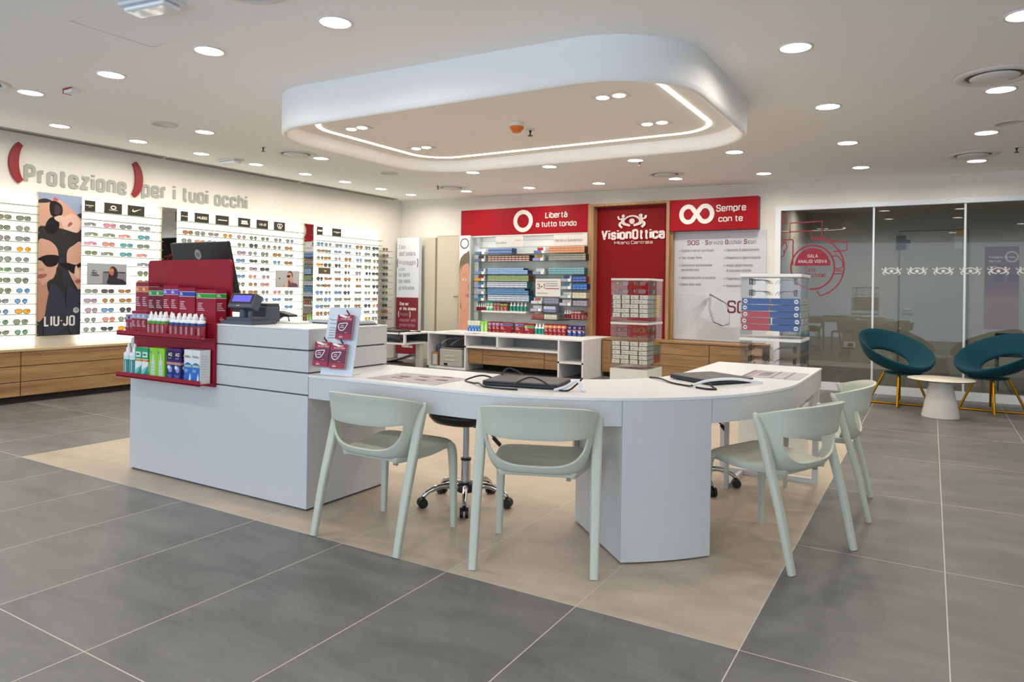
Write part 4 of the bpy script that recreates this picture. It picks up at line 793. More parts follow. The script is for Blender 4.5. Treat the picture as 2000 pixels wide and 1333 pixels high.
# ---- printed mats, laptops, cables
def mat_(x0, x1, y0, y1, lab, col, second):
    t = T('desk_mat', lab, 'desk mat', ((x0+x1)/2, (y0+y1)/2, DZ), group='printed desk mats'); MB().box(x0, x1, y0, y1, DZ+.0005, DZ+.0025, M('#b9b1b5', .4)).build('sheet', t)
    b = MB(); fr = FR(b, (x0, y0, DZ+.0025), XA, YA, .0004); w, h = x1-x0, y1-y0
    if second:
        fr.rect(.0, 0, .07*w, h, M('#8a6d78', .5)); fr.rect(.1*w, 0, .16*w, h, M('#a38f98', .5)); fr.rect(.5*w, 0, .53*w, h, M('#7d7478', .5)); fr.rect(.74*w, 0, .77*w, h, M('#8a8084', .5))
        for i in range(4): fr.rect(.22*w, (.25+.15*i)*h, .44*w, (.3+.15*i)*h, M('#8d868a', .5))
    else:
        for i in range(5): fr.rect(.04*w, (.08+.19*i)*h, .96*w, (.1+.19*i)*h, M('#8a6f6c', .5))
        for a, c in ((.2, .3), (.55, .3), (.75, .5), (.4, .68), (.65, .86), (.2, .5)): fr.rect(a*w, c*h, (a+.16)*w, (c+.08)*h, M('#a08f92', .5))
    b.build('print', t)
mat_(-2.553, -2.105, 2.782, 3.085, 'pale printed desk mat with lines beside the leaflet board', 0, False); mat_(-.93, -.622, 4.13, 4.50, 'printed desk mat with a mauve edge at the square end of the desk', 0, True)
def laptop(x, y, rz, w, d, lab, text=False):
    t = T('laptop', lab, 'laptop', (x, y, DZ), rz, group='closed laptops'); m1 = M('#3c3e42', .4); 
    MB().box(-w/2, w/2, -d/2, d/2, .004, .018, M('#26272a', .5)).build('base', t, bevel=.004, local=True); MB().box(-w/2, w/2, -d/2, d/2, .0185, .028, m1).build('lid', t, bevel=.004, local=True)
    b = MB(); fr = FR(b, (0, 0, .028), XA, YA, .0005); fr.rect(-.04, -.004, .04, .004, M('#55575b', .4)) if text else fr.disc(0, 0, .022, M('#55575b', .35)); b.build('logo', t, local=True)
    for sx in (-1, 1): MB().box(sx*w*.35-.02, sx*w*.35+.02, -d/2+.02, d/2-.02, .0, .004, BLK).build('foot_strip', t, local=True)
laptop(-1.745, 3.08, rad(12), .385, .27, 'closed dark laptop between the two chairs facing the desk front', True); laptop(-1.02, 3.82, rad(-32), .32, .30, 'closed dark laptop with a round logo where the desk turns')
def cable(pts, r, m, lab, nm='cable', grp='cables on the desk'): tag(MB().tube(open_crom([(x, y, max(z, DZ+r)) for x, y, z in pts], 6), r, m, 7).build(nm, loc=(pts[0][0], pts[0][1], DZ)), lab, 'cable', grp)
D = DZ
cable([(-1.95, 3.12, D), (-2.0, 3.05, D+.03), (-2.07, 3.0, D), (-1.98, 2.94, D), (-1.92, 2.9, D+.012), (-1.86, 2.86, D), (-1.75, 2.855, D), (-1.68, 2.87, D)], .0045, BLK, 'black cable looped at the cash-desk end of the laptop')
cable([(-1.72, 2.90, D+.02), (-1.68, 2.905, D+.045), (-1.63, 2.91, D+.062), (-1.58, 2.92, D+.05), (-1.52, 2.95, D+.012), (-1.47, 2.98, D), (-1.45, 3.04, D+.03), (-1.44, 3.08, D+.055)], .0045, BLK, 'black cable arching over the front edge of the laptop')
cable([(-1.95, 3.15, D+.02), (-1.93, 3.2, D+.06), (-1.86, 3.23, D+.032)], .0045, BLK, 'short black cable loop behind the laptop')
WC = M('#e2e4e8', .4)
cable([(-1.52, 2.94, D), (-1.485, 2.985, D+.02), (-1.455, 3.03, D+.045), (-1.435, 3.035, D+.04), (-1.42, 3.03, D+.01), (-1.39, 3.0, D)], .007, WC, 'white cable looping up beside the laptop by the pier')
cable([(-1.03, 3.50, D), (-.97, 3.56, D+.03), (-.88, 3.67, D+.035), (-.80, 3.78, D+.02), (-.76, 3.86, D)], .007, WC, 'white cable arching past the laptop where the desk turns')
cable([(-1.33, 3.72, D), (-1.25, 3.66, D+.01), (-1.15, 3.56, D), (-1.05, 3.50, D), (-1.02, 3.47, D+.012)], .005, BLK, 'black cable trailing from the laptop where the desk turns')
cable([(-.95, 3.52, D+.02), (-.92, 3.50, D+.006), (-.90, 3.46, D), (-.94, 3.44, D), (-1.0, 3.47, D)], .005, BLK, 'small black cable knot by the laptop where the desk turns')
# ================================================================ visitor chairs
def make_chair():
    t = T('visitor_chair', '', 'chair', group='pale green visitor chairs round the desk')
    NU, uo = 40, .70                                   # opening spans |u| < uo
    def surf(u, z):
        q = [(.405, .172, -.16, -.06), (.43, .2, -.185, -.09), (.47, .218, -.202, -.105), (.52, .234, -.218, -.095), (.58, .247, -.23, -.085), (.64, .257, -.24, -.07), (.685, .265, -.25, -.055), (.72, .277, -.264, -.045)]
        for i in range(len(q)-1):
            if z <= q[i+1][0] or i == len(q)-2: break
        k = (z-q[i][0])/(q[i+1][0]-q[i][0]); w = q[i][1]+(q[i+1][1]-q[i][1])*k; r = q[i][2]+(q[i+1][2]-q[i][2])*k; yc = q[i][3]+(q[i+1][3]-q[i][3])*k
        a = u*PI/2; sx = math.copysign(abs(sin(a))**.78, sin(a)); cy = abs(cos(a))**.78
        return (w*sx, yc-.0-(yc-r)*cy, z)
    ztop = lambda u: .722-.048*abs(u)**2.2
    def mid(u):
        k = abs(u)/uo
        return .585+.0*k if k < 1 else None
    zu = lambda u: .585-.012*(1-min(1, abs(u)/uo)**2)+ (0 if abs(u) < uo else 0)
    def zl(u):
        k = min(1, abs(u)/uo); return .452+(.585-.452)*(1-(1-k**2.6)**.42)
    zb = lambda u: .418+.012*max(0, abs(u)-.55)/.45
    us = sorted({-1+2*i/NU for i in range(NU+1)} | {-uo, uo, -uo*.985, uo*.985, -uo*.95, uo*.95})
    n = len(us); b = MB(); RU, RL = 6, 7
    vs = []; fs = []
    for u in us:
        hi, m1, m2, lo = ztop(u), zu(u), zl(u), zb(u)
        if abs(u) >= uo: m2 = m1
        for j in range(RU+1): vs.append(surf(u, hi+(m1-hi)*j/RU))
        for j in range(RL+1): vs.append(surf(u, m2+(lo-m2)*j/RL))
    K = RU+RL+2
    for i in range(n-1):
        for j in range(K-1):
            if j == RU: continue
            fs.append((i*K+j, i*K+j+1, (i+1)*K+j+1, (i+1)*K+j))
    b.add(vs, fs, CHAIRM, True); o = b.build('backrest', t, local=True)
    bm = bmesh.new(); bm.from_mesh(o.data); bmesh.ops.remove_doubles(bm, verts=bm.verts, dist=.0006); bmesh.ops.recalc_face_normals(bm, faces=bm.faces); bm.to_mesh(o.data); bm.free()
    q = o.modifiers.new('t', 'SOLIDIFY'); q.thickness = .011; q.offset = 0; q = o.modifiers.new('b', 'BEVEL'); q.width = .004; q.segments = 2; q.limit_method = 'ANGLE'; q.angle_limit = rad(50)
    # seat pan
    b = MB(); NX, NY = 14, 14; vs = []
    for j in range(NY+1):
        v = j/NY; y = -.15+.405*v
        hw = .175+.055*min(1, v/.5)**.8 if v < .9 else .23-.012*(v-.9)/.1
        for i in range(NX+1):
            s = -1+2*i/NX; z = .434+.028*v**1.5-.014*(1-s*s)*sin(PI*v)-(.03*((v-.88)/.12)**2 if v > .88 else 0)-.012*abs(s)**8-.01*max(0, .2-v)
            vs.append((hw*s, y+(.012*(1-s*s) if v > .9 else 0), z))
    b.add(vs, [(j*(NX+1)+i, j*(NX+1)+i+1, (j+1)*(NX+1)+i+1, (j+1)*(NX+1)+i) for j in range(NY) for i in range(NX)], CHAIRM, True); o = b.build('seat', t, local=True)
    q = o.modifiers.new('t', 'SOLIDIFY'); q.thickness = .034; q.offset = -1; q = o.modifiers.new('b', 'BEVEL'); q.width = .006; q.segments = 2; q.limit_method = 'ANGLE'; q.angle_limit = rad(50)
    RS = [(1, .55), (.85, .85), (.55, 1), (-.55, 1), (-.85, .85), (-1, .55), (-1, -.55), (-.85, -.85), (-.55, -1), (.55, -1), (.85, -.85), (1, -.55)]
    for s in (-1, 1):
        for P, R in (([(s*.234, .238, 0), (s*.231, .237, .2), (s*.226, .234, .36), (s*.218, .222, .418), (s*.206, .17, .436)], [.0145, .0175, .021, .021, .012]),
                     ([(s*.263, -.245, 0), (s*.264, -.187, .25), (s*.263, -.13, .45), (s*.265, -.092, .59), (s*.268, -.068, .65), (s*.264, -.05, .676)], [.0165, .0195, .022, .0215, .018, .008])):
            pp = open_crom(P, 5); rr = [R[min(i//5, len(R)-1)]+(R[min(i//5+1, len(R)-1)]-R[min(i//5, len(R)-1)])*(i % 5)/5 for i in range(len(pp))]
            MB().tube(pp, rr, CHAIRM, 12, sect=[(a*.82, c*1.05) for a, c in RS]).build('leg', t, local=True)
    MB().box(.13, .15, -.12, -.105, .375, .405, M('#9a9388', .5)).build('foot_glide_tab', t, local=True)
    return t
ch = make_chair()
for i, (x, y, a, lab) in enumerate(((-2.33, 2.71, 0, 'pale green chair pulled up beside the cash desk block'), (-1.545, 2.862, 21.5, 'pale green chair seen straight from behind, before the desk pier'), (-.63, 3.575, 67.6, 'pale green chair seen from its side at the curved desk, past the pier'), (-.53, 4.48, 92.8, 'pale green chair partly hidden, at the square end of the desk'))):
    o = ch if i == 0 else dup(ch); o.location = (x, y, 0); o.rotation_euler = (0, 0, rad(a)); o['label'] = lab
# ---- swivel stools
def make_stool():
    t = T('swivel_stool', '', 'stool', group='black swivel stools behind the desk')
    MB().lathe([(0, .455), (.12, .457), (.19, .475), (.215, .505), (.21, .535), (.16, .545), (0, .545)], M('#1b1a17', .35), 32).build('seat', t, local=True)
    MB().lathe([(.018, .25), (.018, .457)], CHROME, 18).build('piston', t, local=True); MB().lathe([(.027, .09), (.027, .255)], CHROME, 20).lathe([(.03, .25), (.03, .262)], BLK, 20).build('column', t, local=True)
    MB().lathe([(.045, .07), (.052, .08), (.052, .115), (.04, .125)], BLK, 22).build('hub', t, local=True)
    MB().tube(open_crom([(.02, .02, .44), (.11, .05, .42), (.15, .07, .375)], 4), .005, BLK).tube([(.142, .066, .385), (.178, .086, .34)], .012, BLK).build('lever', t, local=True)
    for k in range(5):
        a = rad(18+72*k); c, s_ = cos(a), sin(a)
        l = MB().tube(open_crom([(c*.045, s_*.045, .1), (c*.13, s_*.13, .112), (c*.21, s_*.21, .09), (c*.245, s_*.245, .06)], 4), [.019]*4+[.016]*4+[.013]*4+[.011], CHROME, 10).build('base_arm', t, local=True)
        b = MB()
        for d in (-.014, .014): b.v, b.f, b.mi, b.sm = b.v, b.f, b.mi, b.sm; b.tube([(c*.25-s_*(d-.009), s_*.25+c*(d-.009), .0275), (c*.25-s_*(d+.009), s_*.25+c*(d+.009), .0275)], .0275, BLK, 16)
        b.tube([(c*.245, s_*.245, .035), (c*.245, s_*.245, .065)], .01, BLK); b.build('caster', l, local=True)
    return t
st = make_stool(); st.location = (-2.265, 3.3, 0); st.rotation_euler = (0, 0, rad(-3)); st['label'] = 'black seated swivel stool on a chrome base, between the first two green chairs'
s2 = dup(st, (-1.27, 4.42, 0), rad(3), 'swivel stool mostly hidden behind the desk pier, one chrome arm showing')
# ================================================================ back wall
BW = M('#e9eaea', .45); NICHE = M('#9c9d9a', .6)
FB = lambda mb, x, y, z, lift=.0008: FR(mb, (x, y, z), XA, ZA, lift)
# freestanding text sign in the corner
t = T('text_sign', 'tall white and red standing sign with Italian and English text in the back corner', 'sign', (-7.9, 9.65, .06))
MB().box(-8.05, -7.735, 9.56, 9.74, 0, .07, M('#c9cdd2', .5)).build('foot', t); MB().box(-8.14, -7.645, 9.61, 9.69, .07, 2.12, M('#dfe3e9', .45)).build('panel', t, bevel=.003)
b = MB(); fr = FB(b, -8.14, 9.61, 0); TG = M('#8e9499', .5)
fr.rect(.0, .075, .495, 1.07, M('#7d1024', .45))
for s, x1, z, c in (('Esci', .19, 1.925, .075), ("dall'ombra.", .43, 1.80, .085), ('Proteggiti', .43, 1.645, .08), ('con', .19, 1.54, .06), ('le lenti', .3, 1.435, .075), ('da sole', .31, 1.325, .075), ('graduate', .4, 1.21, .065)): fr.text(s, .05, x1, z, c, TG, .004)
fr.stroke([(.045-.03*cos(rad(a)), 1.675+.085*sin(rad(a))) for a in range(-60, 61, 10)], .014, M('#5a2030', .5)); fr.stroke([(.445+.03*cos(rad(a)), 1.675+.085*sin(rad(a))) for a in range(-60, 61, 10)], .014, M('#5a2030', .5))
TW = M('#ece7e8', .5); TD = M('#b68a96', .5)
for s, x1, z, m, bo in (('Step out', .28, .93, TW, .03), ('of the shadow', .45, .845, TW, .03), ('Protect', .29, .745, M('#8f8a92', .5), .01), ('yourself with', .45, .645, TD, .01), ('prescription', .43, .56, TD, .01)): fr.text(s, .08, x1, z, .06, m, bo)
fr.stroke([(.075-.02*cos(rad(a)), .775+.06*sin(rad(a))) for a in range(-65, 66, 13)], .014, TW); fr.stroke([(.30+.02*cos(rad(a)), .775+.06*sin(rad(a))) for a in range(-65, 66, 13)], .014, TW)
fr.text('VisionOttica', .14, .38, .19, .05, TW, .03)
b.build('lettering', t)
struct(MB().box(-8.2, -6.9, YB-.015, YB, 0, .09, M('#cfd8e2', .5)).build('baseboard_back'))
# flush beige door
d = struct(MB().box(-7.37, -6.9, YB-.03, YB, 0, 2.14, M('#c9c1ad', .6)).box(-7.62, -7.4, YB-.05, YB, 0, 2.12, M('#c8c0ac', .6)).build('door_2'))
MB().box(-7.376, -7.368, YB-.031, YB-.029, 0, 2.14, M('#9b937f', .7)).box(-7.376, -6.9, YB-.031, YB-.029, 2.138, 2.146, M('#9b937f', .7)).build('door_gap', d)
MB().tube([(-6.98, YB-.03, 1.1), (-6.98, YB-.07, 1.1), (-6.9, YB-.07, 1.1)], .01, STEEL).build('handle', d)
# face banner
t = T('face_banner', 'narrow banner of half a blonde woman\'s face under a dark ring, beside the lens shelves', 'banner', (-6.65, 9.58, .556))
MB().box(-6.757, -6.549, 9.565, 9.60, .556, 2.12, M('#e3e8ee', .5)).build('panel', t)
b = MB(); fr = FB(b, -6.757, 9.565, .556); w, h = .208, 1.564; P = lambda pts: crom([(min(max(x*w, .002), w-.002), min(max(y*h, .002), h-.002)) for x, y in pts], 5)
fr.ring(w*.5, h*.915, .078, .02, M('#6d4a56', .5))
fr.poly(P([(0, 0), (1, 0), (1, .35), (1, .8), (.7, .815), (.35, .79), (.05, .72), (0, .5)]), M('#6f6150', .6))
fr.poly(P([(.18, .3), (.1, .5), (.2, .64), (.5, .69), (.9, .70), (1, .6), (1, .3), (.8, .26), (.4, .2)]), M('#c99178', .6)); fr.poly(P([(.05, 0), (.1, .22), (.5, .2), (1, .28), (1, 0)]), M('#c48a70', .6))
fr.poly(P([(0, .0), (.14, .2), (.12, .4), (.08, .55), (.2, .68), (.05, .6), (0, .4)]), M('#c8a877', .6)); fr.poly(P([(.3, .575), (.5, .59), (.78, .57), (.5, .58)]), M('#a3785c', .6))
fr.poly(P([(.32, .53), (.5, .545), (.72, .527), (.5, .52)]), M('#d9cdc6', .5)); fr.disc(.53*w, .532*h, .011, M('#4a4a4a', .4)); fr.poly(P([(.62, .365), (.85, .385), (1, .38), (1, .34), (.8, .345)]), M('#b9696a', .5)); fr.poly(P([(.85, .45), (1, .5), (1, .42)]), M('#b07a62', .6))
b.build('printed_image', t)
# lens shelf bay
BX0, BX1 = -6.545, -4.455
t = T('lens_shelf_unit', 'white shelf bay with glass shelves of lens cartons under the ring sign', 'shelving', (-5.53, 9.62, .56))
MB().box(BX0, BX1, 9.76, 9.795, .553, 2.096, M('#e3e4df', .6)).build('back_panel', t)
for z in (.85, 1.15, 1.43, 1.92, 2.03): MB().box(BX0+.1, BX1, 9.757, 9.76, z-.002, z+.002, GREY).build('back_groove', t)
MB().box(BX0, BX0+.03, 9.56, 9.76, .553, 2.095, M('#aab2b0', .4)).box(BX0+.03, BX0+.115, 9.66, 9.76, .553, 2.095, M('#c7cbc8', .5)).build('side_panel', t)
GSH = glassy('#d9e6df', 1.5, .05)
ZL = [1.80, 1.685, 1.475, 1.365, 1.26, 1.15, 1.045]
for z in ZL: MB().box(BX0+.115, -5.385 if z < 1.4 else BX1, 9.5, 9.76, z-.008, z, GSH).build('glass_shelf', t)
for z in (1.365, 1.25, 1.115, 1.0, .80): MB().box(-4.78, BX1, 9.5, 9.76, z-.008, z, GSH).build('glass_shelf', t)
for z in (1.02, .90): MB().box(-5.35+.02, -4.865, 9.5, 9.76, z-.008, z, GSH).build('glass_shelf', t)
MB().box(-6.25, -5.42, 9.48, 9.76, .862, .89, M('#dcdcd6', .5)).box(BX0+.115, -6.26, 9.5, 9.76, .864, .872, GSH).box(-5.33, -4.79, 9.5, 9.76, .772, .782, GSH).build('white_shelf', t)
MB().box(-6.5, -4.5, 9.56, 9.65, 2.086, 2.097, M('#c9cac8', .5)).build('added_light_housing', t)  # made-up casing for the added strip lamp below
lb_ = bpy.data.lights.new('added_light_bar', 'AREA'); lb_.shape = 'RECTANGLE'; lb_.size = 1.9; lb_.size_y = .03; lb_.energy = 2; lb_.color = (1, .97, .92); lo_ = bpy.data.objects.new('added_light_bar', lb_); COL.objects.link(lo_); lo_.parent = t; lo_.location = (.05, -.03, 1.522); lo_.rotation_euler = (rad(18), 0, 0)  # added lamp, no known fixture; brightens the lens shelves
# cartons in rows
bx = lambda p: -6.41+(p-930)*.00918
def proto_box(w, d, h, base, band, side, nm='lens_carton', split=.45):
    b = MB().box(-w/2, w/2, -d/2, d/2, 0, h, M(base, .45), {5: M(side, .45)}); FR(b, (-w/2, -d/2, 0), XA, ZA, .0005).rect(w*.06, h*.08, w*.94, h*split, M(band, .45))
    o = b.build(nm, loc=(0, 0, 0)); o['category'] = 'carton'; return o
def rows(p0, p1, z, n, layers, hh, base, band, side, colour, shelf, frm, step_top=0, grp='lens cartons on the glass shelves', nm='lens_carton'):
    x0, x1 = bx(p0), bx(p1); w = (x1-x0)/n; pr = proto_box(w-.003, .16, hh-.002, base, band, side, nm); used = False
    for l in range(layers):
        for i in range(n-(step_top if l == layers-1 else 0)):
            o = pr if not used else dup(pr); used = True; o.location = (x0+w*(i+.5), 9.6, z+.0005+hh*l); k = i+1 if frm == 'the face banner' else n-i
            o['label'] = '%s lens %s, %s from %s, %s layer, %s' % (colour, nm.split('_')[1], ORD[k], frm, ['bottom', 'middle', 'top'][l if layers == 3 else l*2], shelf); o['group'] = grp
fb = 'the face banner'; wf = 'the wood frame'
rows(957, 1006, ZL[0], 9, 2, .047, '#7d93bf', '#3a5596', '#24355f', 'blue patterned', 'uppermost glass shelf', fb)
rows(957, 1041, ZL[1], 12, 3, .032, '#7a3f38', '#e3d3c6', '#4a2a22', 'brown and cream', 'second shelf down', fb)
rows(957, 1038, ZL[2], 10, 3, .033, '#9db8dc', '#5f86c0', '#1f3a66', 'pale blue', 'shelf below the gap', fb, 1)
rows(957, 1040, ZL[3], 10, 3, .031, '#9fae7f', '#7d9468', '#8a4634', 'olive green', 'fourth shelf down', fb)
rows(956, 1037, ZL[4], 8, 3, .031, '#e3e4ea', '#5b6fae', '#1f8f8f', 'white and blue striped', 'fifth shelf down', fb)
rows(957, 1040, ZL[5], 12, 3, .033, '#6c9cc6', '#2f62a0', '#1c3358', 'mid blue patterned', 'sixth shelf down', fb, 1)
rows(958, 1041, ZL[6], 8, 3, .033, '#e3e4ea', '#4f63a8', '#1c6f8f', 'white and navy striped', 'seventh shelf down', fb)
rows(1078, 1144, ZL[0], 9, 3, .033, '#e0a07a', '#b06a4a', '#1c1414', 'orange', 'uppermost shelf', wf)
rows(1078, 1146, ZL[1], 9, 3, .033, '#a5a59a', '#6d6d66', '#1c1414', 'grey', 'second shelf down', wf)
rows(1078, 1144, ZL[2], 9, 3, .033, '#86b3bd', '#4a7f8d', '#145a4a', 'teal', 'third shelf down', wf)
rows(1123, 1147, 1.365, 4, 2, .042, '#3553a8', '#6f84c8', '#7a2a2a', 'deep blue', 'first small shelf', wf, nm='lens_pack')
rows(1123, 1149, 1.25, 4, 2, .042, '#2f66b8', '#5b8fd6', '#14204a', 'bright blue', 'second small shelf', wf, nm='lens_pack')
rows(1123, 1148, 1.115, 4, 2, .043, '#d9d3c0', '#c9c0a8', '#b5a98c', 'cream', 'third small shelf', wf, nm='lens_pack')
rows(1124, 1149, 1.0, 4, 2, .04, '#a99aa8', '#8d8fa5', '#8a7f8a', 'lilac grey', 'fourth small shelf', wf, nm='lens_pack')
rows(1070, 1098, 1.02, 4, 2, .043, '#9a9ab5', '#7a7c9a', '#8a8aa0', 'violet grey', 'shelf beneath the card', wf, nm='lens_pack')
rows(1070, 1092, .90, 4, 1, .085, '#c3c8dc', '#5b66b0', '#b5b5c0', 'indigo-striped', 'second shelf beneath the card', wf, nm='lens_pack')
rows(1047, 1070, .783, 5, 1, .075, '#a05a50', '#8a3f3a', '#9a6a60', 'brick red', 'lowest middle glass shelf', wf, grp='lens cartons on the lowest glass shelf', nm='lens_pack'); rows(1071, 1095, .783, 5, 1, .075, '#d6d2c4', '#c6c2b4', '#aaa69a', 'off-white', 'lowest middle glass shelf', wf, grp='lens cartons on the lowest glass shelf', nm='lens_pack')
# sample display holders
def holder(p, z, top, mid, lab):
    x = bx(p); o = T('lens_sample_holder', lab, 'sample holder', (x, 9.6, z), group='lens sample holders')
    MB().box(x-.075, x+.075, 9.56, 9.68, z+.045, z+.092, M('#dcdde0', .4)).box(x-.06, x+.04, 9.555, 9.56, z+.048, z+.09, M(top, .45)).build('sample_box', o)
    MB().prism([(x-.095, 9.5), (x+.02, 9.5), (x+.03, 9.56), (x-.065, 9.56)], z+.001, z+.043, M(mid, .4)).box(x+.03, x+.085, 9.51, 9.6, z+.001, z+.045, M('#e3e4e4', .4)).build('stand', o)
for z, a, m, l in zip(ZL, ('#c7d6e6', '#5a3a20', '#5a6fa0', '#a02a2a', '#4a9fae', '#cfd6d2', '#1f8fa0'), ('#5a6f9f', '#4f6a96', '#6a7fb0', '#c9902a', '#7f86b8', '#8f8fae', '#3a6f9a'), ('pale blue', 'dark brown', 'slate blue', 'red and yellow', 'aqua', 'white', 'turquoise')): holder(941, z, a, m, 'small lens sample holder with a '+l+' box, next to the face banner')
for p, z, a, m, l in ((1061, ZL[0], '#a01f26', '#5f73ae', 'red box, before the orange cartons'), (1059, ZL[1], '#d98a2c', '#8f8fc8', 'orange box, before the grey cartons'), (1060, ZL[2], '#d9dedb', '#7f93b0', 'white box, before the teal cartons'), (1111, 1.365, '#3a4f8a', '#a0a8b8', 'navy box, before the deep blue cartons'), (1111, 1.25, '#5f9ac0', '#b0b8c4', 'sky blue box, before the bright blue cartons'), (1111, 1.115, '#dcdcda', '#a9b0bc', 'white box, before the cream cartons'), (1111, 1.0, '#d9c8c0', '#a9b0bc', 'pale pink box, before the lilac cartons'), (1057, 1.02, '#c06a6a', '#c9cad4', 'rose box, under the three plus one card'), (1056, .90, '#dcdce0', '#b0aac8', 'plain white box, lowest under the three plus one card')): holder(p, z, a, m, 'small lens sample holder with a '+l)
# bottles and cartons on the lower shelves
def minibottle(h, r, lm): 
    o = MB().lathe([(0, 0), (r, .002), (r, h*.62), (r*.5, h*.7)], M('#e6e8e6', .4), 12).build('solution_bottle', loc=(0, 0, 0)); MB().lathe([(r*1.02, h*.05), (r*1.02, h*.55)], M(lm, .5), 12, cap=False).build('label', o, local=True)
    MB().lathe([(r*.55, h*.68), (r*.5, h*.82), (r*.15, h)], M('#eceeec', .4), 12).build('cap', o, local=True); o['category'] = 'bottle'; return o
pm = minibottle(.135, .017, '#7d1a26'); u = [False]
for i, p in enumerate((933.5, 938, 942.5, 947, 951)): place(pm, u, bx(p), 9.56, .8725, 'little red-labelled bottle, '+ORD[i+1]+' of five next to the face banner', 'red-labelled bottles on the shelves')
for i, p in enumerate((1108.5, 1113, 1117.5)): place(pm, u, bx(p), 9.56, .8005, 'little red-labelled bottle, '+ORD[i+1]+' of three near the wood frame', 'red-labelled bottles on the shelves')
pt = minibottle(.15, .023, '#1f8f7d'); u = [False]
for i, p in enumerate((1005.5, 1012, 1019.5, 1026.5, 1034)): place(pt, u, bx(p), 9.54, .891, 'white bottle with a teal label, '+ORD[i+1]+' of five on the white shelf', 'teal-labelled bottles on the shelves')
def d_redpl(c): return lambda fr, w, h: (fr.rect(0, .72*h, w, .9*h, M(c, .5)), fr.rect(.15*w, .3*h, .6*w, .36*h, M('#d9b9b5', .5)), fr.rect(.15*w, .42*h, .5*w, .48*h, M('#d9b9b5', .5)), fr.rect(.2*w, .08*h, .8*w, .14*h, M('#d9b9b5', .5)))
G2 = 'cartons on the lower lens shelves'
def bcart(p0, p1, z, h, y, base, dr, lab): x0, x1 = bx(p0), bx(p1); carton('solution_carton', lab, 'carton', (x0+x1)/2, y, z, x1-x0-.004, .12, h, base, dr, G2)
for i, p in enumerate((955.5, 962.5)): bcart(p, p+6.6, .8905, .135, 9.58, '#cfe6d6', d_gw, 'mint green carton with a red stripe on the white shelf, '+('outer' if i == 0 else 'inner'))
for i, p in enumerate((970, 977)): bcart(p, p+6.6, .8905, .13, 9.58, '#8d4a44', d_redpl('#8d7f96'), 'dull red carton with a mauve top on the white shelf, '+('outer' if i == 0 else 'inner'))
for i, p in enumerate((984, 991.5)): bcart(p, p+7.2, .8905, .12, 9.58, '#8d4a44', d_redpl('#7fae2f'), 'dull red carton with a green top on the white shelf, '+('outer' if i == 0 else 'inner'))
for i, p in enumerate((1121, 1127, 1133, 1139.5)): bcart(p, p+5.6, .8005, .125 if i < 3 else .105, 9.58, '#8d3a40', d_redpl('#b9a3a8') if i < 3 else d_redpl('#2a2026'), 'dark red carton, '+ORD[i+1]+' of four on the shelf beside the wood frame')
ZT = .5525
for i, p in enumerate((925, 931.5, 938, 944.5)): bcart(p, p+6.3, ZT, .165, 9.46, '#dedcd0', d_renu, 'white and blue carton, '+ORD[i+1]+' of four on the back counter')
for i, p in enumerate((952, 959.5)): bcart(p, p+7.2, ZT, .16, 9.46, '#8fcb3f', d_lime, 'lime carton on the back counter, '+('outer' if i == 0 else 'inner'))
for i, p in enumerate((968, 976.5, 984)): bcart(p, p+7.4, ZT, .165, 9.46, '#8a1a26', dband('#7a62b0', .7, .87), 'red carton with a purple band, '+ORD[i+1]+' of three on the back counter')
bcart(992, 1015, ZT, .16, 9.46, '#8a1a26', dband('#2f4a96', .72, .88), 'wide red carton with a blue band on the back counter, beside the purple-banded ones'); bcart(1023, 1040, ZT, .16, 9.46, '#8a1a26', dband('#2f4a96', .72, .88), 'red carton with a blue band on the back counter, beside the green-banded one'); bcart(1040.5, 1058.5, ZT, .155, 9.46, '#8a1a26', dband('#4f9a2d', .6, .8), 'wide red carton with a green band on the back counter')
pt2 = minibottle(.165, .027, '#1f8f7d'); u = [False]
for i, p in enumerate((1063, 1069.5, 1076)): place(pt2, u, bx(p), 9.42, ZT, 'white bottle with a teal label, '+ORD[i+1]+' of three on the back counter', 'teal bottles on the back counter')
for i in range(5): bcart(1080+8*i, 1087.6+8*i, ZT, .165, 9.44, '#8f1622', dband('#e08a22', .68, .86), 'red carton with an orange band, '+ORD[i+1]+' of five on the back counter')
for i in range(3): bcart(1122+9*i, 1130.5+9*i, ZT, .155, 9.44, '#3f2a7a', d_purp, 'purple and navy carton, '+ORD[i+1]+' of three on the back counter beside the wood frame')
def plate(p0, p1, z0, z1, y, lab, draw):
    x0, x1 = bx(p0), bx(p1); o = T('shelf_card', lab, 'sign', ((x0+x1)/2, y, z0), group='cards on the lens shelves'); MB().box(x0, x1, y, y+.01, z0, z1, M('#d6d3d0', .5)).build('card', o); b = MB(); draw(FB(b, x0, y, z0), x1-x0, z1-z0); b.build('lettering', o)
plate(970, 1025, 1.915, 2.08, 9.56, 'white shelf card reading Giornaliere', lambda f, w, h: (f.text('Giornaliere', .02*w, .42*w, .3*h, .22*h, GREY, .0), f.rect(.72*w, .56*h, .94*w, .66*h, M('#c0a8a8', .5))))
plate(1085, 1146, 1.92, 2.09, 9.56, 'white shelf card reading Mensili e Quindicinali', lambda f, w, h: f.text('Mensili e Quindicinali', .04*w, .86*w, .32*h, .26*h, M('#7d7478', .5), .0))
plate(1056, 1103, 1.135, 1.405, 9.486, 'grey promotional card reading 3+1 on the lens shelves', lambda f, w, h: (f.text('3+1', .07*w, .37*w, .42*h, .3*h, M('#7a3040', .5), .01), [f.rect(.4*w, a*h, .9*w, (a+.045)*h, GREY) for a in (.7, .58)], f.rect(.4*w, .42*h, .95*w, .47*h, M('#a04050', .5)), f.rect(.07*w, .16*h, .5*w, .2*h, GREY), f.rect(.07*w, .84*h, .9*w, .87*h, GREY)))
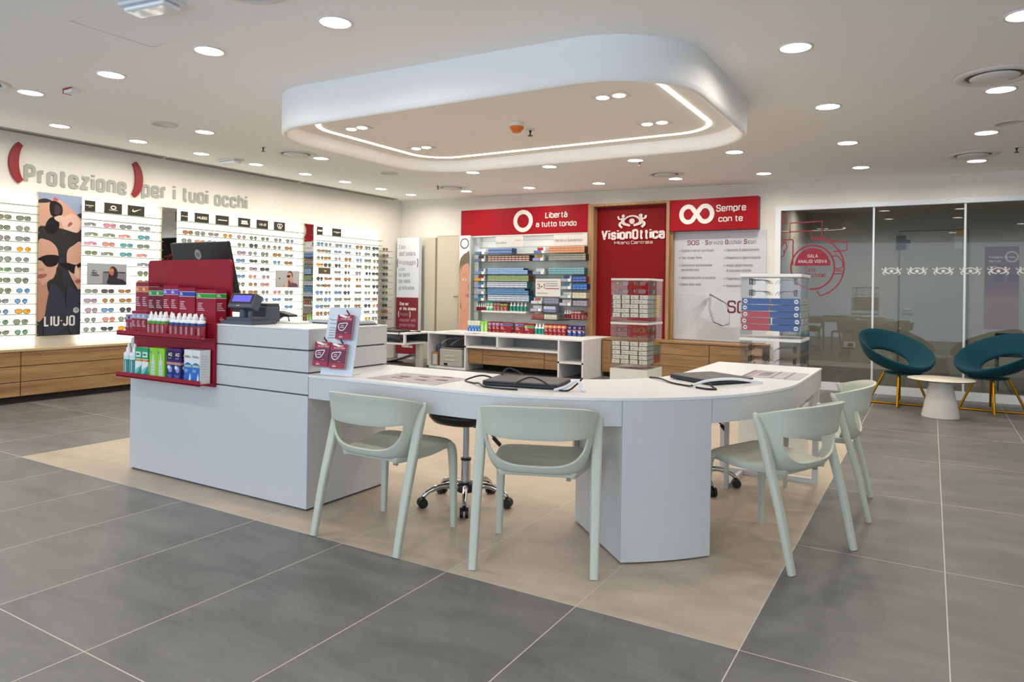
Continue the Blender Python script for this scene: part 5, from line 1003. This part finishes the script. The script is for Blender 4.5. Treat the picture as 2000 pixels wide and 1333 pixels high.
# red signs
t = T('ring_sign', 'red sign box with a white ring and lettering above the lens shelves', 'sign', (-5.6, 9.7, 2.12))
MB().box(-6.79, -4.46, 9.65, 9.795, 2.115, 2.545, REDSIGN).build('box', t, bevel=.002); b = MB(); fr = FB(b, 0, 9.65, 0); SW = M('#dcd9d4', .5)
fr.ring(-5.585, 2.327, .143, .068, SW, d=.008); b.build('ring_emblem', t); b = MB(); fr = FB(b, 0, 9.65, 0); fr.text('Libertà', -5.185, -4.80, 2.355, .095, SW, .018, d=.006); fr.text('a tutto tondo', -5.35, -4.645, 2.22, .09, SW, .018, d=.006); b.build('lettering', t)
MB().box(-6.79, -4.46, 9.652, 9.79, 2.098, 2.114, M('#cfcfca', .5)).build('lower_trim', t)
t = T('infinity_sign', 'red sign box with a white infinity loop and lettering', 'sign', (-2.6, 9.7, 2.09))
MB().box(-3.185, -1.985, 9.65, 9.795, 2.09, 2.525, REDSIGN, {5: M('#7a2a34', .5)}).build('box', t, bevel=.002); b = MB(); fr = FB(b, 0, 9.65, 0)
ccx, ccy, rr_, sx_ = -2.805, 2.315, .096, .118
la = [(ccx-sx_+rr_*cos(rad(a)), ccy+rr_*1.12*sin(rad(a))) for a in range(52, 309, 8)]; ra = [(ccx+sx_+rr_*cos(rad(a)), ccy+rr_*1.12*sin(rad(a))) for a in range(128, -129, -8)]
fr.stroke(la+[ra[0]], .062, SW, d=.008); fr.h += .001; fr.stroke(ra+[la[0]], .062, SW, d=.008); b.build('infinity_loop', t); b = MB(); fr = FB(b, 0, 9.65, 0)
fr.text('Sempre', -2.535, -2.14, 2.335, .095, SW, .018, d=.006); fr.text('con te', -2.505, -2.18, 2.195, .085, SW, .018, d=.006); b.build('lettering', t)
# wooden frame with red centre panel
t = T('framed_sign', 'oak-framed dark red panel with a white figure-eye emblem and shop name', 'panel', (-3.84, 9.75, .53))
b = MB()
for q in ((-4.453, -4.36, 9.64, 9.795, .553, 2.53), (-3.235, -3.19, 9.64, 9.795, .553, 2.53), (-4.36, -3.235, 9.64, 9.795, 2.495, 2.53)): b.box(*q, OAKZ)
b.build('oak_frame', t); MB().box(-4.36, -3.235, 9.775, 9.795, .553, 2.5, M('#7d0510', .5, spec=.2)).build('red_panel', t)
b = MB(); fr = FB(b, 0, 9.775, 0, .02); HL = M('#ffd9d2', .5, emis=.75); SG = M('#c9c5c0', .5)
fr.text('VisionOttica', -4.28, -3.295, 1.998, .15, HL, .036, d=.0); fr.h += .012; fr.text('VisionOttica', -4.275, -3.30, 2.0045, .141, SG, .008, d=.0)
b.build('shop_name', t); b = MB(); fr = FB(b, 0, 9.775, 0, .012); fr.text('Milano Centrale', -4.075, -3.475, 1.928, .05, M('#d0b5b0', .5), .02); b.build('town_name', t)
b = MB(); fr = FB(b, 0, 9.775, 0, .02); eye(fr, -3.795, 2.265, .47, HL); fr.h += .01; eye(fr, -3.795, 2.267, .445, SG); b.build('figure_eye_emblem', t)
# SOS panel
t = T('service_panel', 'pale grey printed service panel headed SOS with bullet lists and line art', 'panel', (-2.53, 9.78, .56))
MB().box(-3.155, -1.90, 9.775, 9.797, .56, 2.085, M('#c6c8cf', .5)).build('panel', t); MB().box(-3.19, -3.155, 9.70, 9.797, .553, 2.09, OAKZ).build('oak_edge', t)
b = MB(); fr = FB(b, 0, 9.775, 0); BR = M('#6d1a34', .5); G3 = M('#7a7d84', .5); L1 = M('#b0b3ba', .5); fr.rect(-3.15, .57, -1.905, 1.225, M('#c9cdd3', .5))
fr.text('SOS', -2.97, -2.80, 1.895, .065, BR, .022); fr.rect(-2.77, 1.92, -2.74, 1.926, G3)
for s, x0, x1, bo in (('S', -2.715, -2.675, .022), ('ervizio', -2.665, -2.47, 0), ('O', -2.44, -2.40, .022), ('cchiali', -2.39, -2.22, 0), ('S', -2.19, -2.15, .022), ('icuri', -2.14, -2.03, 0)): fr.text(s, x0, x1, 1.895, .065, BR if bo else G3, bo)
for s, x0, x1, z in (('Qualità e servizi certificati', -3.05, -2.6, 1.80), ('Test Stress Visivo', -3.05, -2.76, 1.70), ('Consulenza professionale', -3.05, -2.62, 1.595), ('personalizzata', -3.05, -2.80, 1.53), ('Applicazione lenti a contatto', -3.05, -2.57, 1.42), ('Esame della vista', -3.05, -2.77, 1.325), ('Garanzia di adattamento', -2.42, -1.99, 1.80), ('Riassetto e igienizzazione', -2.42, -1.97, 1.695), ('Ampio assortimento', -2.42, -2.07, 1.59), ('di soluzioni ottiche', -2.42, -2.09, 1.52), ('Pagamento rateale', -2.42, -2.1, 1.41), ('Assistenza', -2.42, -2.22, 1.31)):
    fr.text(s, x0, x1, z, .036, G3, 0)
    if s not in ('personalizzata', 'di soluzioni ottiche'): fr.disc(x0-.025, z+.015, .008, G3, n=8)
b.build('lettering', t); b = MB(); fr = FB(b, 0, 9.775, 0, .0016); fr.st = 0
for k in range(22):
    f = k/21; fr.stroke([(-3.15+.0+(.32*(1-f*.2)+.18)*s, .62+.58*f+(.58-.6*f)*s**2*.9*(1 if f < .5 else .6)) for s in [i/10 for i in range(11)]], .0035, L1)
    fr.stroke([(-2.82+.9*f*.6+.32*s*(1-f), .58+.6*(1-f)*s) for s in [i/8 for i in range(9)]], .0035, L1)
    fr.stroke([(-2.83+.92*s, .58+.35*f*(1-.75*sin(PI*s*.9)*.9)+.1*s*f) for s in [i/10 for i in range(11)]], .003, L1)
for k in range(8): f = k/7*.03; fr.stroke([(-2.65+f, 1.22), (-2.66+f, 1.0), (-2.60+f, .82), (-2.48+f, .77), (-2.37, .79+f), (-2.37, .95), (-2.43+f, 1.08), (-2.65+f, 1.2)], .0035, L1)
b.build('line_art', t); b = MB(); fr = FB(b, 0, 9.775, 0, .0022); fr.text('SOS', -2.40, -2.02, .95, .175, BR, .01); b.build('large_letters', t)
# oak cabinets below
def cab(x0, x1, yf, nm, lab, cells, top=.53, zb=.06, yp=None):
    t = T('drawer_cabinet', lab, 'cabinet', ((x0+x1)/2, 9.6, 0), group='oak cabinets along the back wall'); MB().box(x0, x1, yf+.02, 9.795 if not yp else 9.235, zb, top, M('#4a3a2a', .7)).build('carcass', t); MB().box(x0+.02, x1-.02, yp or yf+.05, 9.7 if not yp else 9.235, 0, zb, M('#231d17', .8)).build('plinth', t)
    for a, c, z0, z1, kind in cells: MB().box(a+.004, c-.004, yf, yf+.02, z0, z1, OAKX).build(kind, t, bevel=.002)
    return t
cab(-6.03, -4.478, 8.80, '', 'oak drawer cabinet hung under the niches of the white back counter', [(-6.03, -5.765, .105, .342, 'door'), (-5.765, -4.715, .105, .245, 'drawer'), (-5.765, -4.715, .25, .342, 'drawer'), (-4.715, -4.478, .105, .225, 'drawer'), (-4.715, -4.478, .23, .342, 'drawer')], .344, .10, 9.2)
t = cab(-4.06, -1.84, 9.33, '', 'oak drawer cabinet under the service panel, behind the acrylic towers', [(-4.06, -3.3, .07, .52, 'door'), (-3.3, -2.52, .07, .21, 'drawer'), (-3.3, -2.52, .215, .37, 'drawer'), (-3.3, -2.52, .375, .522, 'drawer'), (-2.52, -1.84, .07, .522, 'door')])
MB().box(-4.06, -1.83, 9.32, 9.795, .53, .552, OAKX).build('top', t)
# white low counter with niches
t = T('back_counter', 'low white back counter with open niches before the lens shelves', 'counter', (-5.5, 9.1, 0))
MB().box(-6.76, -4.08, 8.74, 9.755, .528, .552, BW).box(-7.34, -6.76, 8.22, 8.90, .528, .552, BW).build('worktop', t, bevel=.002)
b = MB()
for x in (-6.76, -6.06, -5.49, -4.475, -4.105): b.box(x, x+.027, 8.742, 9.24 if x < -4.5 else 9.65, .0 if x in (-6.76, -6.06, -4.475, -4.105) else .36, .528, BW)
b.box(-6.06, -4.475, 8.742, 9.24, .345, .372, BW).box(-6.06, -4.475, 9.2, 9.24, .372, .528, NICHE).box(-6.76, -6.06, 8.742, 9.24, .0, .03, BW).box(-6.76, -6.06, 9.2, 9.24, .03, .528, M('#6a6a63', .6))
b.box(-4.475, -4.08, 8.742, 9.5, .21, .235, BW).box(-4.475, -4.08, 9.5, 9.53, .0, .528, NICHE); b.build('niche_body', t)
b = MB(); b.box(-7.34, -6.79, 8.222, 8.88, .375, .395, BW).box(-7.34, -7.31, 8.222, 8.88, .395, .528, BW).box(-6.82, -6.79, 8.222, 8.26, .395, .528, BW).box(-7.31, -6.82, 8.85, 8.88, .395, .528, M('#50504c', .6)).box(-6.88, -6.80, 8.60, 8.70, 0, .375, M('#c4c0b2', .5)); b.build('side_wing', t)
t = T('laser_printer', 'beige desktop printer in the open niche of the back counter', 'printer', (-6.29, 8.95, .03)); PB = M('#b3b0a6', .5)
MB().box(-6.545, -6.12, 8.765, 9.12, .035, .30, PB).build('housing', t, bevel=.018); MB().box(-6.52, -6.15, 8.79, 9.1, .305, .325, M('#8a887f', .5)).build('top_tray', t, bevel=.006); MB().box(-6.48, -6.18, 8.79, 8.95, .326, .332, BLK).build('paper_slot', t)
for z in (.12, .18): MB().box(-6.44, -6.23, 8.758, 8.766, z, z+.022, M('#c4c1b6', .5)).build('moulded_grip', t, bevel=.003)
MB().box(-6.45, -6.39, 8.757, 8.766, .05, .085, BLK).build('label_window', t)
t = T('clipboard', 'orange-framed clipboard with a white sheet leaning beside the printer', 'clipboard', (-6.66, 8.95, .03)); MB().box(-6.715, -6.60, 8.80, 8.84, .031, .235, M('#b5793a', .5)).build('board', t, bevel=.004); MB().box(-6.70, -6.615, 8.796, 8.80, .045, .21, M('#c9ccd2', .5)).build('sheet', t)
b = MB()
for k, (c, p) in enumerate((('#c9ccd6', [(-6.7, 9.0, .03), (-6.66, 8.9, .25), (-6.55, 8.92, .42), (-6.45, 9.15, .45)]), ('#3a4a8a', [(-6.7, 9.05, .05), (-6.7, 8.9, .3), (-6.6, 8.88, .36), (-6.68, 8.86, .22)]), ('#b8bac2', [(-6.5, 9.0, .34), (-6.4, 9.05, .42), (-6.28, 9.15, .48)]))): b.tube(open_crom(p, 5), .008, M(c, .5), 6)
tag(b.build('cable', loc=(-6.6, 9, .03)), 'tangle of white and blue cables above the niche printer', 'cable')
b = MB(); b.tube(open_crom([(-7.25, 8.32, .41), (-7.1, 8.3, .43), (-7.0, 8.35, .41), (-7.15, 8.4, .42), (-7.2, 8.3, .45), (-7.0, 8.3, .44), (-6.86, 8.4, .42), (-7.1, 8.5, .43), (-6.9, 8.6, .42)], 6), .014, M('#23262e', .5), 6); tag(b.build('cable', loc=(-7.05, 8.4, .4)), 'coil of dark cable in the side niche of the back counter', 'cable')
t = T('laptop', 'dark closed laptop on the side wing of the back counter', 'laptop', (-7.2, 8.5, .5525)); MB().box(-7.33, -6.95, 8.26, 8.55, .5535, .57, BLK).build('base', t, bevel=.003); MB().box(-7.33, -6.95, 8.26, 8.55, .5705, .58, M('#4a4c4e', .4)).build('lid', t, bevel=.003)
tag(MB().tube(open_crom([(-7.3, 8.3, .582), (-7.1, 8.4, .62), (-6.98, 8.42, .6), (-6.85, 8.4, .565), (-6.75, 8.5, .575), (-6.8, 8.6, .56), (-6.95, 8.5, .56), (-6.9, 8.24, .56), (-6.9, 8.2, .5)], 6), .006, BLK, 6).build('cable', loc=(-6.9, 8.4, .55)), 'black cable curling off the laptop on the back counter wing', 'cable')
for i, x in enumerate((-6.5, -6.15, -5.98)): tag(MB().box(x, x+.22, 8.82, 8.98, .5525, .5555, M(('#c9b5ae', '#c0a8a4', '#cbbdb8')[i], .5)).build('paper_sheet', loc=(x, 8.9, .5525)), 'pale pink printed sheet on the back counter, '+ORD[i+1]+' from the side wing', 'paper', 'loose sheets on the back counter')
t = T('mirror_stand', 'curved grey floor stand base beneath the side wing of the back counter', 'stand', (-7.35, 8.9, 0))
b = MB(); vs = []; n = 14
for i in range(n+1): f = i/n; z = .02+.14*(f**2)+.02*sin(f*PI); vs += [(-7.75+.55*f, 8.75+.1*f, z), (-7.7+.5*f, 9.1-.05*f, z)]
b.add(vs, [(2*i, 2*i+2, 2*i+3, 2*i+1) for i in range(n)], M('#8d8e8a', .35), True); b.build('base_plate', t, solid=.015); MB().box(-7.76, -7.55, 8.75, 9.1, 0, .015, M('#6f706d', .4)).build('floor_plate', t)
# ================================================================ acrylic frame towers
def tower(x0, y0, w, d, lab):
    t = T('frame_tower', lab, 'display tower', (x0+w/2, y0+d/2, 0), group='acrylic spectacle towers'); PW2 = M('#dfdfda', .4)
    MB().box(x0, x0+w, y0, y0+d, .0, .395, PW2).build('pedestal', t, bevel=.003)
    for z, h in ((.872, .022), (1.345, .022)): MB().box(x0, x0+w, y0, y0+d, z, z+h, PW2).build('white_tray', t, bevel=.002)
    for zb, zt in ((.395, .872), (.894, 1.345)):
        for q in ((x0+.003, x0+w-.003, y0+.003, y0+.006), (x0+.003, x0+w-.003, y0+d-.006, y0+d-.003), (x0+.003, x0+.006, y0+.006, y0+d-.006), (x0+w-.006, x0+w-.003, y0+.006, y0+d-.006)): MB().box(*q, zb, zt, ACR).build('acrylic_wall', t)
        for k in range(6): z = zb+.055+.0485*k; MB().box(x0+.008, x0+w-.008, y0+.008, y0+d-.008, z-.003, z, ACR).build('acrylic_shelf', t)
        MB().box(x0+.008, x0+w-.008, y0+d/2-.002, y0+d/2+.001, zb+.3, zt-.005, ACR).build('divider', t)
    return t
TW1 = (-2.985, 7.08, .425, .47); TW2 = (-1.225, 5.36, .43, .42)
tower(*TW1, 'acrylic spectacle tower with white-fronted cartons on a white pedestal, before the red panel'); tower(*TW2, 'acrylic spectacle tower with blue and red cartons on a white pedestal, at the desk end')
def fcart(x, y, z, w, d, h, base, draws, lab, grp):
    b = MB().box(x-w/2, x+w/2, y-d/2, y+d/2, z, z+h, M('#d5d4ca', .45), base); 
    for o, ux, dr in draws: dr(FR(b, o, ux, ZA, .0005))
    tag(b.build('frame_carton', loc=(x, y, z)), lab, 'carton', grp)
def endmark(w, h, em='#6d6a66', im=None):
    def f(fr): fr.rect(.02*w, .05*h, .98*w, .95*h, M('#e3e1d6', .45)); fr.rect(.25*w, .4*h, .5*w, .52*h, M(em, .5)); fr.rect(.3*w, .28*h, .5*w, .33*h, M('#9a968f', .5)); fr.disc(.82*w, .5*h, .05*w, M('#a5a29a', .5), n=10); fr.rect(.06*w, .55*h, .12*w, .72*h, M(im or '#a53a4a', .5))
    return f
SIDEC = [['#d9b21f']*5, ['#8f1f26', '#8f1f26', '#2f9a83', '#2f9a83', '#d9b21f']]
for lv, zb in ((0, .395), (1, .894)):
    nm = ('lower', 'upper')[lv]
    for r in range(5):
        z = zb+.056+.0485*r; cw = .094
        for c in range(4):
            x = TW1[0]+.015+cw/2+.1005*c+.002*((r*3+c*5) % 4); fcart(x, TW1[1]+.112+.004*((r+c) % 2), z, cw-.004, .2, .043, {0: M('#3a3d44', .5), 4: M(('#2f6f66', '#24305a', '#1c1c20', '#3a3a44')[c], .5), 5: M('#c9cdc8', .45)}, [((x-cw/2+.002, TW1[1]+.012+.004*((r+c) % 2), z), XA, endmark(cw-.004, .043))],
                'white-fronted spectacle carton, column %s, row %s up, %s half of the white-carton tower' % (ORD[c+1], ORD[r+1], nm), 'white cartons in the front tower face')
        x = TW1[0]+.015+cw/2+.1005*3+.004; y = TW1[1]+.335; col = SIDEC[1-lv][r] if lv == 0 else '#d9b21f'
        fcart(x, y, z, cw-.004, .2, .043, {4: M('#3a3d44', .5), 5: M(col, .45)}, [((x+cw/2-.002, y-.1, z), YA, lambda fr: fr.rect(.15, .012, .185, .03, M('#4a4a40', .5)))], '%s-sided spectacle carton, row %s up, back corner, %s half of the white-carton tower' % ({'#d9b21f': 'yellow', '#2f9a83': 'green', '#8f1f26': 'dark red'}[col], ORD[r+1], nm), 'coloured cartons at the back of the tower')
def medal(x, h):
    return lambda fr: (fr.disc(x, h/2, .0155, M('#e3e6e6', .45), n=20), fr.rect(x-.009, h/2-.004, x+.009, h/2+.004, M('#1f5a66', .5)))
for lv, zb in ((0, .395), (1, .894)):
    nm = ('lower', 'upper')[lv]
    for r in range(5):
        z = zb+.056+.0485*r
        if not lv and r < 3: continue
        for s in range(2):
            if lv: col, cn = ('#b3222c', 'red') if (s == 0 and r < 3) else ('#1d4a8f', 'blue')
            else: col, cn = ('#c96a24', 'orange') if s == 0 else ('#27374f', 'navy')
            off = (.0, -.004, .0, -.002, .0)[r]*3; x = TW2[0]+.112+.208*s+off*(1 if s == 0 else -1)*.6; 
            fcart(x, TW2[1]+.06, z, .198, .09, .043, {2: M(col, .45), 3: M('#c9cdc8', .45), 5: M('#e3e5e2', .45)}, [((x-.099, TW2[1]+.015, z), XA, medal(.025 if s == 0 else .172, .043)), ((x+.099, TW2[1]+.015, z), YA, endmark(.09, .043))] if s else [((x-.099, TW2[1]+.015, z), XA, medal(.025, .043))],
                '%s carton with a white roundel, %s side, %s row up, %s half, desk-end tower' % (cn, 'pier' if s == 0 else 'glass', ORD[r+1], nm), 'long cartons in the desk-end tower')
        for c in range(3):
            y = TW2[1]+.158+.096*c; x = TW2[0]+.112+.208; fcart(x, y, z, .198, .088, .043, {5: M('#e3e5e2', .45), 2: M('#2f8f83', .5)}, [((x+.099, y-.044, z), YA, endmark(.088, .043, ('#4a8f7d', '#8f4a4a', '#5a5a5a')[(r+c) % 3], ('#2f9a83', '#a53a4a', '#8a8a86')[(2*r+c) % 3]))],
                'white carton end, %s from the corner, %s row up, %s half, desk-end tower' % (ORD[c+2], ORD[r+1], nm), 'white carton ends in the desk-end tower')
# clear spectacles in the tower tops
CLR = glassy('#e9eef2', 1.6, .02)
def spectacles(fm):
    r = MB(); L = MB()
    for s in (-1, 1):
        P = [(.033*s+u_, -.012*((.033*s+u_)/.07)**2*-1, .024+v) for u_, v in rim('square', s)]; r.tube(P, .002, fm, 6, closed=True); L.add(P, [tuple(range(len(P)))], CLR)
        r.tube(open_crom([(s*.064, .01, .034), (s*.066, .06, .036), (s*.064, .105, .034), (s*.06, .128, .022), (s*.056, .14, .006)], 4), .0019, fm, 6)
    r.tube([(-.01, 0, .032), (0, -.001, .034), (.01, 0, .032)], .002, fm, 6)
    o = r.build('spectacles', loc=(0, 0, 0)); L.build('lens', o, local=True); o['category'] = 'spectacles'; o['group'] = 'spectacles in the acrylic towers'; return o
FM2 = [M('#22211f', .3), M('#b08a3a', .3, .7), M('#a9adb0', .25, .8), M('#7a2f36', .35), M('#5a3f2a', .35)]
sp = spectacles(FM2[0]); used = [False]
def putsp(x, y, z, rz, fi, lab): o = sp if not used[0] else dup(sp); used[0] = True; o.location = (x, y, z); o.rotation_euler = (0, 0, rad(rz)); o['label'] = lab; swap(o, 0, FM2[fi])
for lv, zb in ((0, .395), (1, .894)):
    nm = ('lower', 'upper')[lv]
    for r in range(2):
        z = zb+.31+.085*r; rn = ('lower', 'higher')[r]
        for c, x in enumerate((.11, .305)): putsp(TW1[0]+x, TW1[1]+.05, z, 0, (2, 2, 0, 1, 2, 2, 2, 4)[lv*4+r*2+c], 'spectacles facing front in the white-carton tower, %s half, %s hook, %s column' % (nm, rn, ('first', 'second')[c]))
        putsp(TW1[0]+.375, TW1[1]+.3, z, 90, (1 if lv == 0 and r else 2), 'spectacles facing the glass side in the white-carton tower, %s half, %s hook' % (nm, rn))
        for k in range(2): putsp(TW2[0]+.05, TW2[1]+.10+.07*k+.0, z, -90, (0, 4)[(lv+r) % 2], 'dark spectacles seen by their arms in the desk-end tower, %s half, %s hook, %s pair' % (nm, rn, ('front', 'rear')[k]))
        putsp(TW2[0]+.38, TW2[1]+.12, z, 90, (4, 0, 3, 2)[lv*2+r], 'spectacles facing the glass side in the desk-end tower, %s half, %s hook' % (nm, rn))
for tw in (TW1, TW2):
    pass
# ================================================================ lounge corner
def lounge():
    t = T('saucer_chair', '', 'armchair', group='teal velvet saucer chairs')
    N = 36; rings = []
    def ring(f): rings.append([f(2*PI*i/N) for i in range(N)])
    # t=0 front (+y), pi back
    def el(w, yf, yb, zf, zb, p=1.0):
        def f(a):
            c = cos(a); k = (1-c)/2; k2 = k**p; return (w*sin(a), (yf+yb)/2+(yf-yb)/2*c, zf+(zb-zf)*k2)
        return f
    ring(el(.40, .37, -.37, .445, .84, .9)); ring(el(.385, .362, -.35, .458, .832, .9)); ring(el(.325, .29, -.32, .455, .755, .95)); ring(el(.255, .17, -.285, .435, .675, 1.0)); ring(el(.205, .075, -.255, .43, .615, 1.0)); ring(el(.205, .07, -.27, .41, .60, 1.0))
    ring(el(.23, .09, -.30, .385, .59, 1.0)); ring(el(.29, .21, -.34, .365, .63, 1.1)); ring(el(.35, .33, -.37, .38, .72, 1.0)); ring(el(.388, .375, -.378, .42, .81, .9))
    K = len(rings); vs = [p for r in rings for p in r]; fs = [(k*N+i, k*N+(i+1) % N, ((k+1) % K)*N+(i+1) % N, ((k+1) % K)*N+i) for k in range(K) for i in range(N)]
    b = MB(); b.add(vs, fs, TEAL, True); o = b.build('seat_shell', t, local=True, sub=1)
    bm = bmesh.new(); bm.from_mesh(o.data); bmesh.ops.recalc_face_normals(bm, faces=bm.faces); bm.to_mesh(o.data); bm.free()
    b = MB(); b.lathe([(.0, .352), (.17, .356), (.19, .368), (.17, .38), (0, .38)], TEAL, 24, c=(0, .1, 0)); b.build('seat_base', t, local=True)
    for a in (45, 135, 225, 315):
        c, s = cos(rad(a)), sin(rad(a)); MB().tube([(c*.14, .05+s*.14, .375), (c*.30, .04+s*.30, .012)], .0125, GOLD, 10).build('leg', t, local=True)
    for a in (45, 135): c, s = cos(rad(a)), sin(rad(a)); MB().tube([(-c*.30, .04-s*.30, .012), (c*.30, .04+s*.30, .012)], .0115, GOLD, 10).build('floor_bar', t, local=True)
    return t
lc = lounge(); lc.location = (-.33, 8.98, 0); lc.rotation_euler = (0, 0, rad(-135)); lc['label'] = 'teal velvet saucer chair on gold legs, nearest the acrylic towers'
dup(lc, (.60, 9.03, 0), rad(135), 'teal velvet saucer chair on gold legs, cut by the picture edge')
t = T('side_table', 'round white side table on a cone base between the teal chairs', 'table', (.095, 8.3, 0)); MB().lathe([(0, 0), (.168, 0), (.17, .01), (.10, .36), (.10, .375), (0, .375)], M('#dcd9d2', .35), 40).build('cone_base', t, local=True)
MB().lathe([(0, .375), (.29, .376), (.298, .38), (.298, .384)], M('#3f372c', .5), 48, cap=False).lathe([(.298, .384), (.297, .388), (0, .388)], M('#d3ccbc', .4), 48, cap=False).build('tabletop', t, local=True)
# ================================================================ finish
for o in S.objects:
    if '_o' in o: del o['_o']
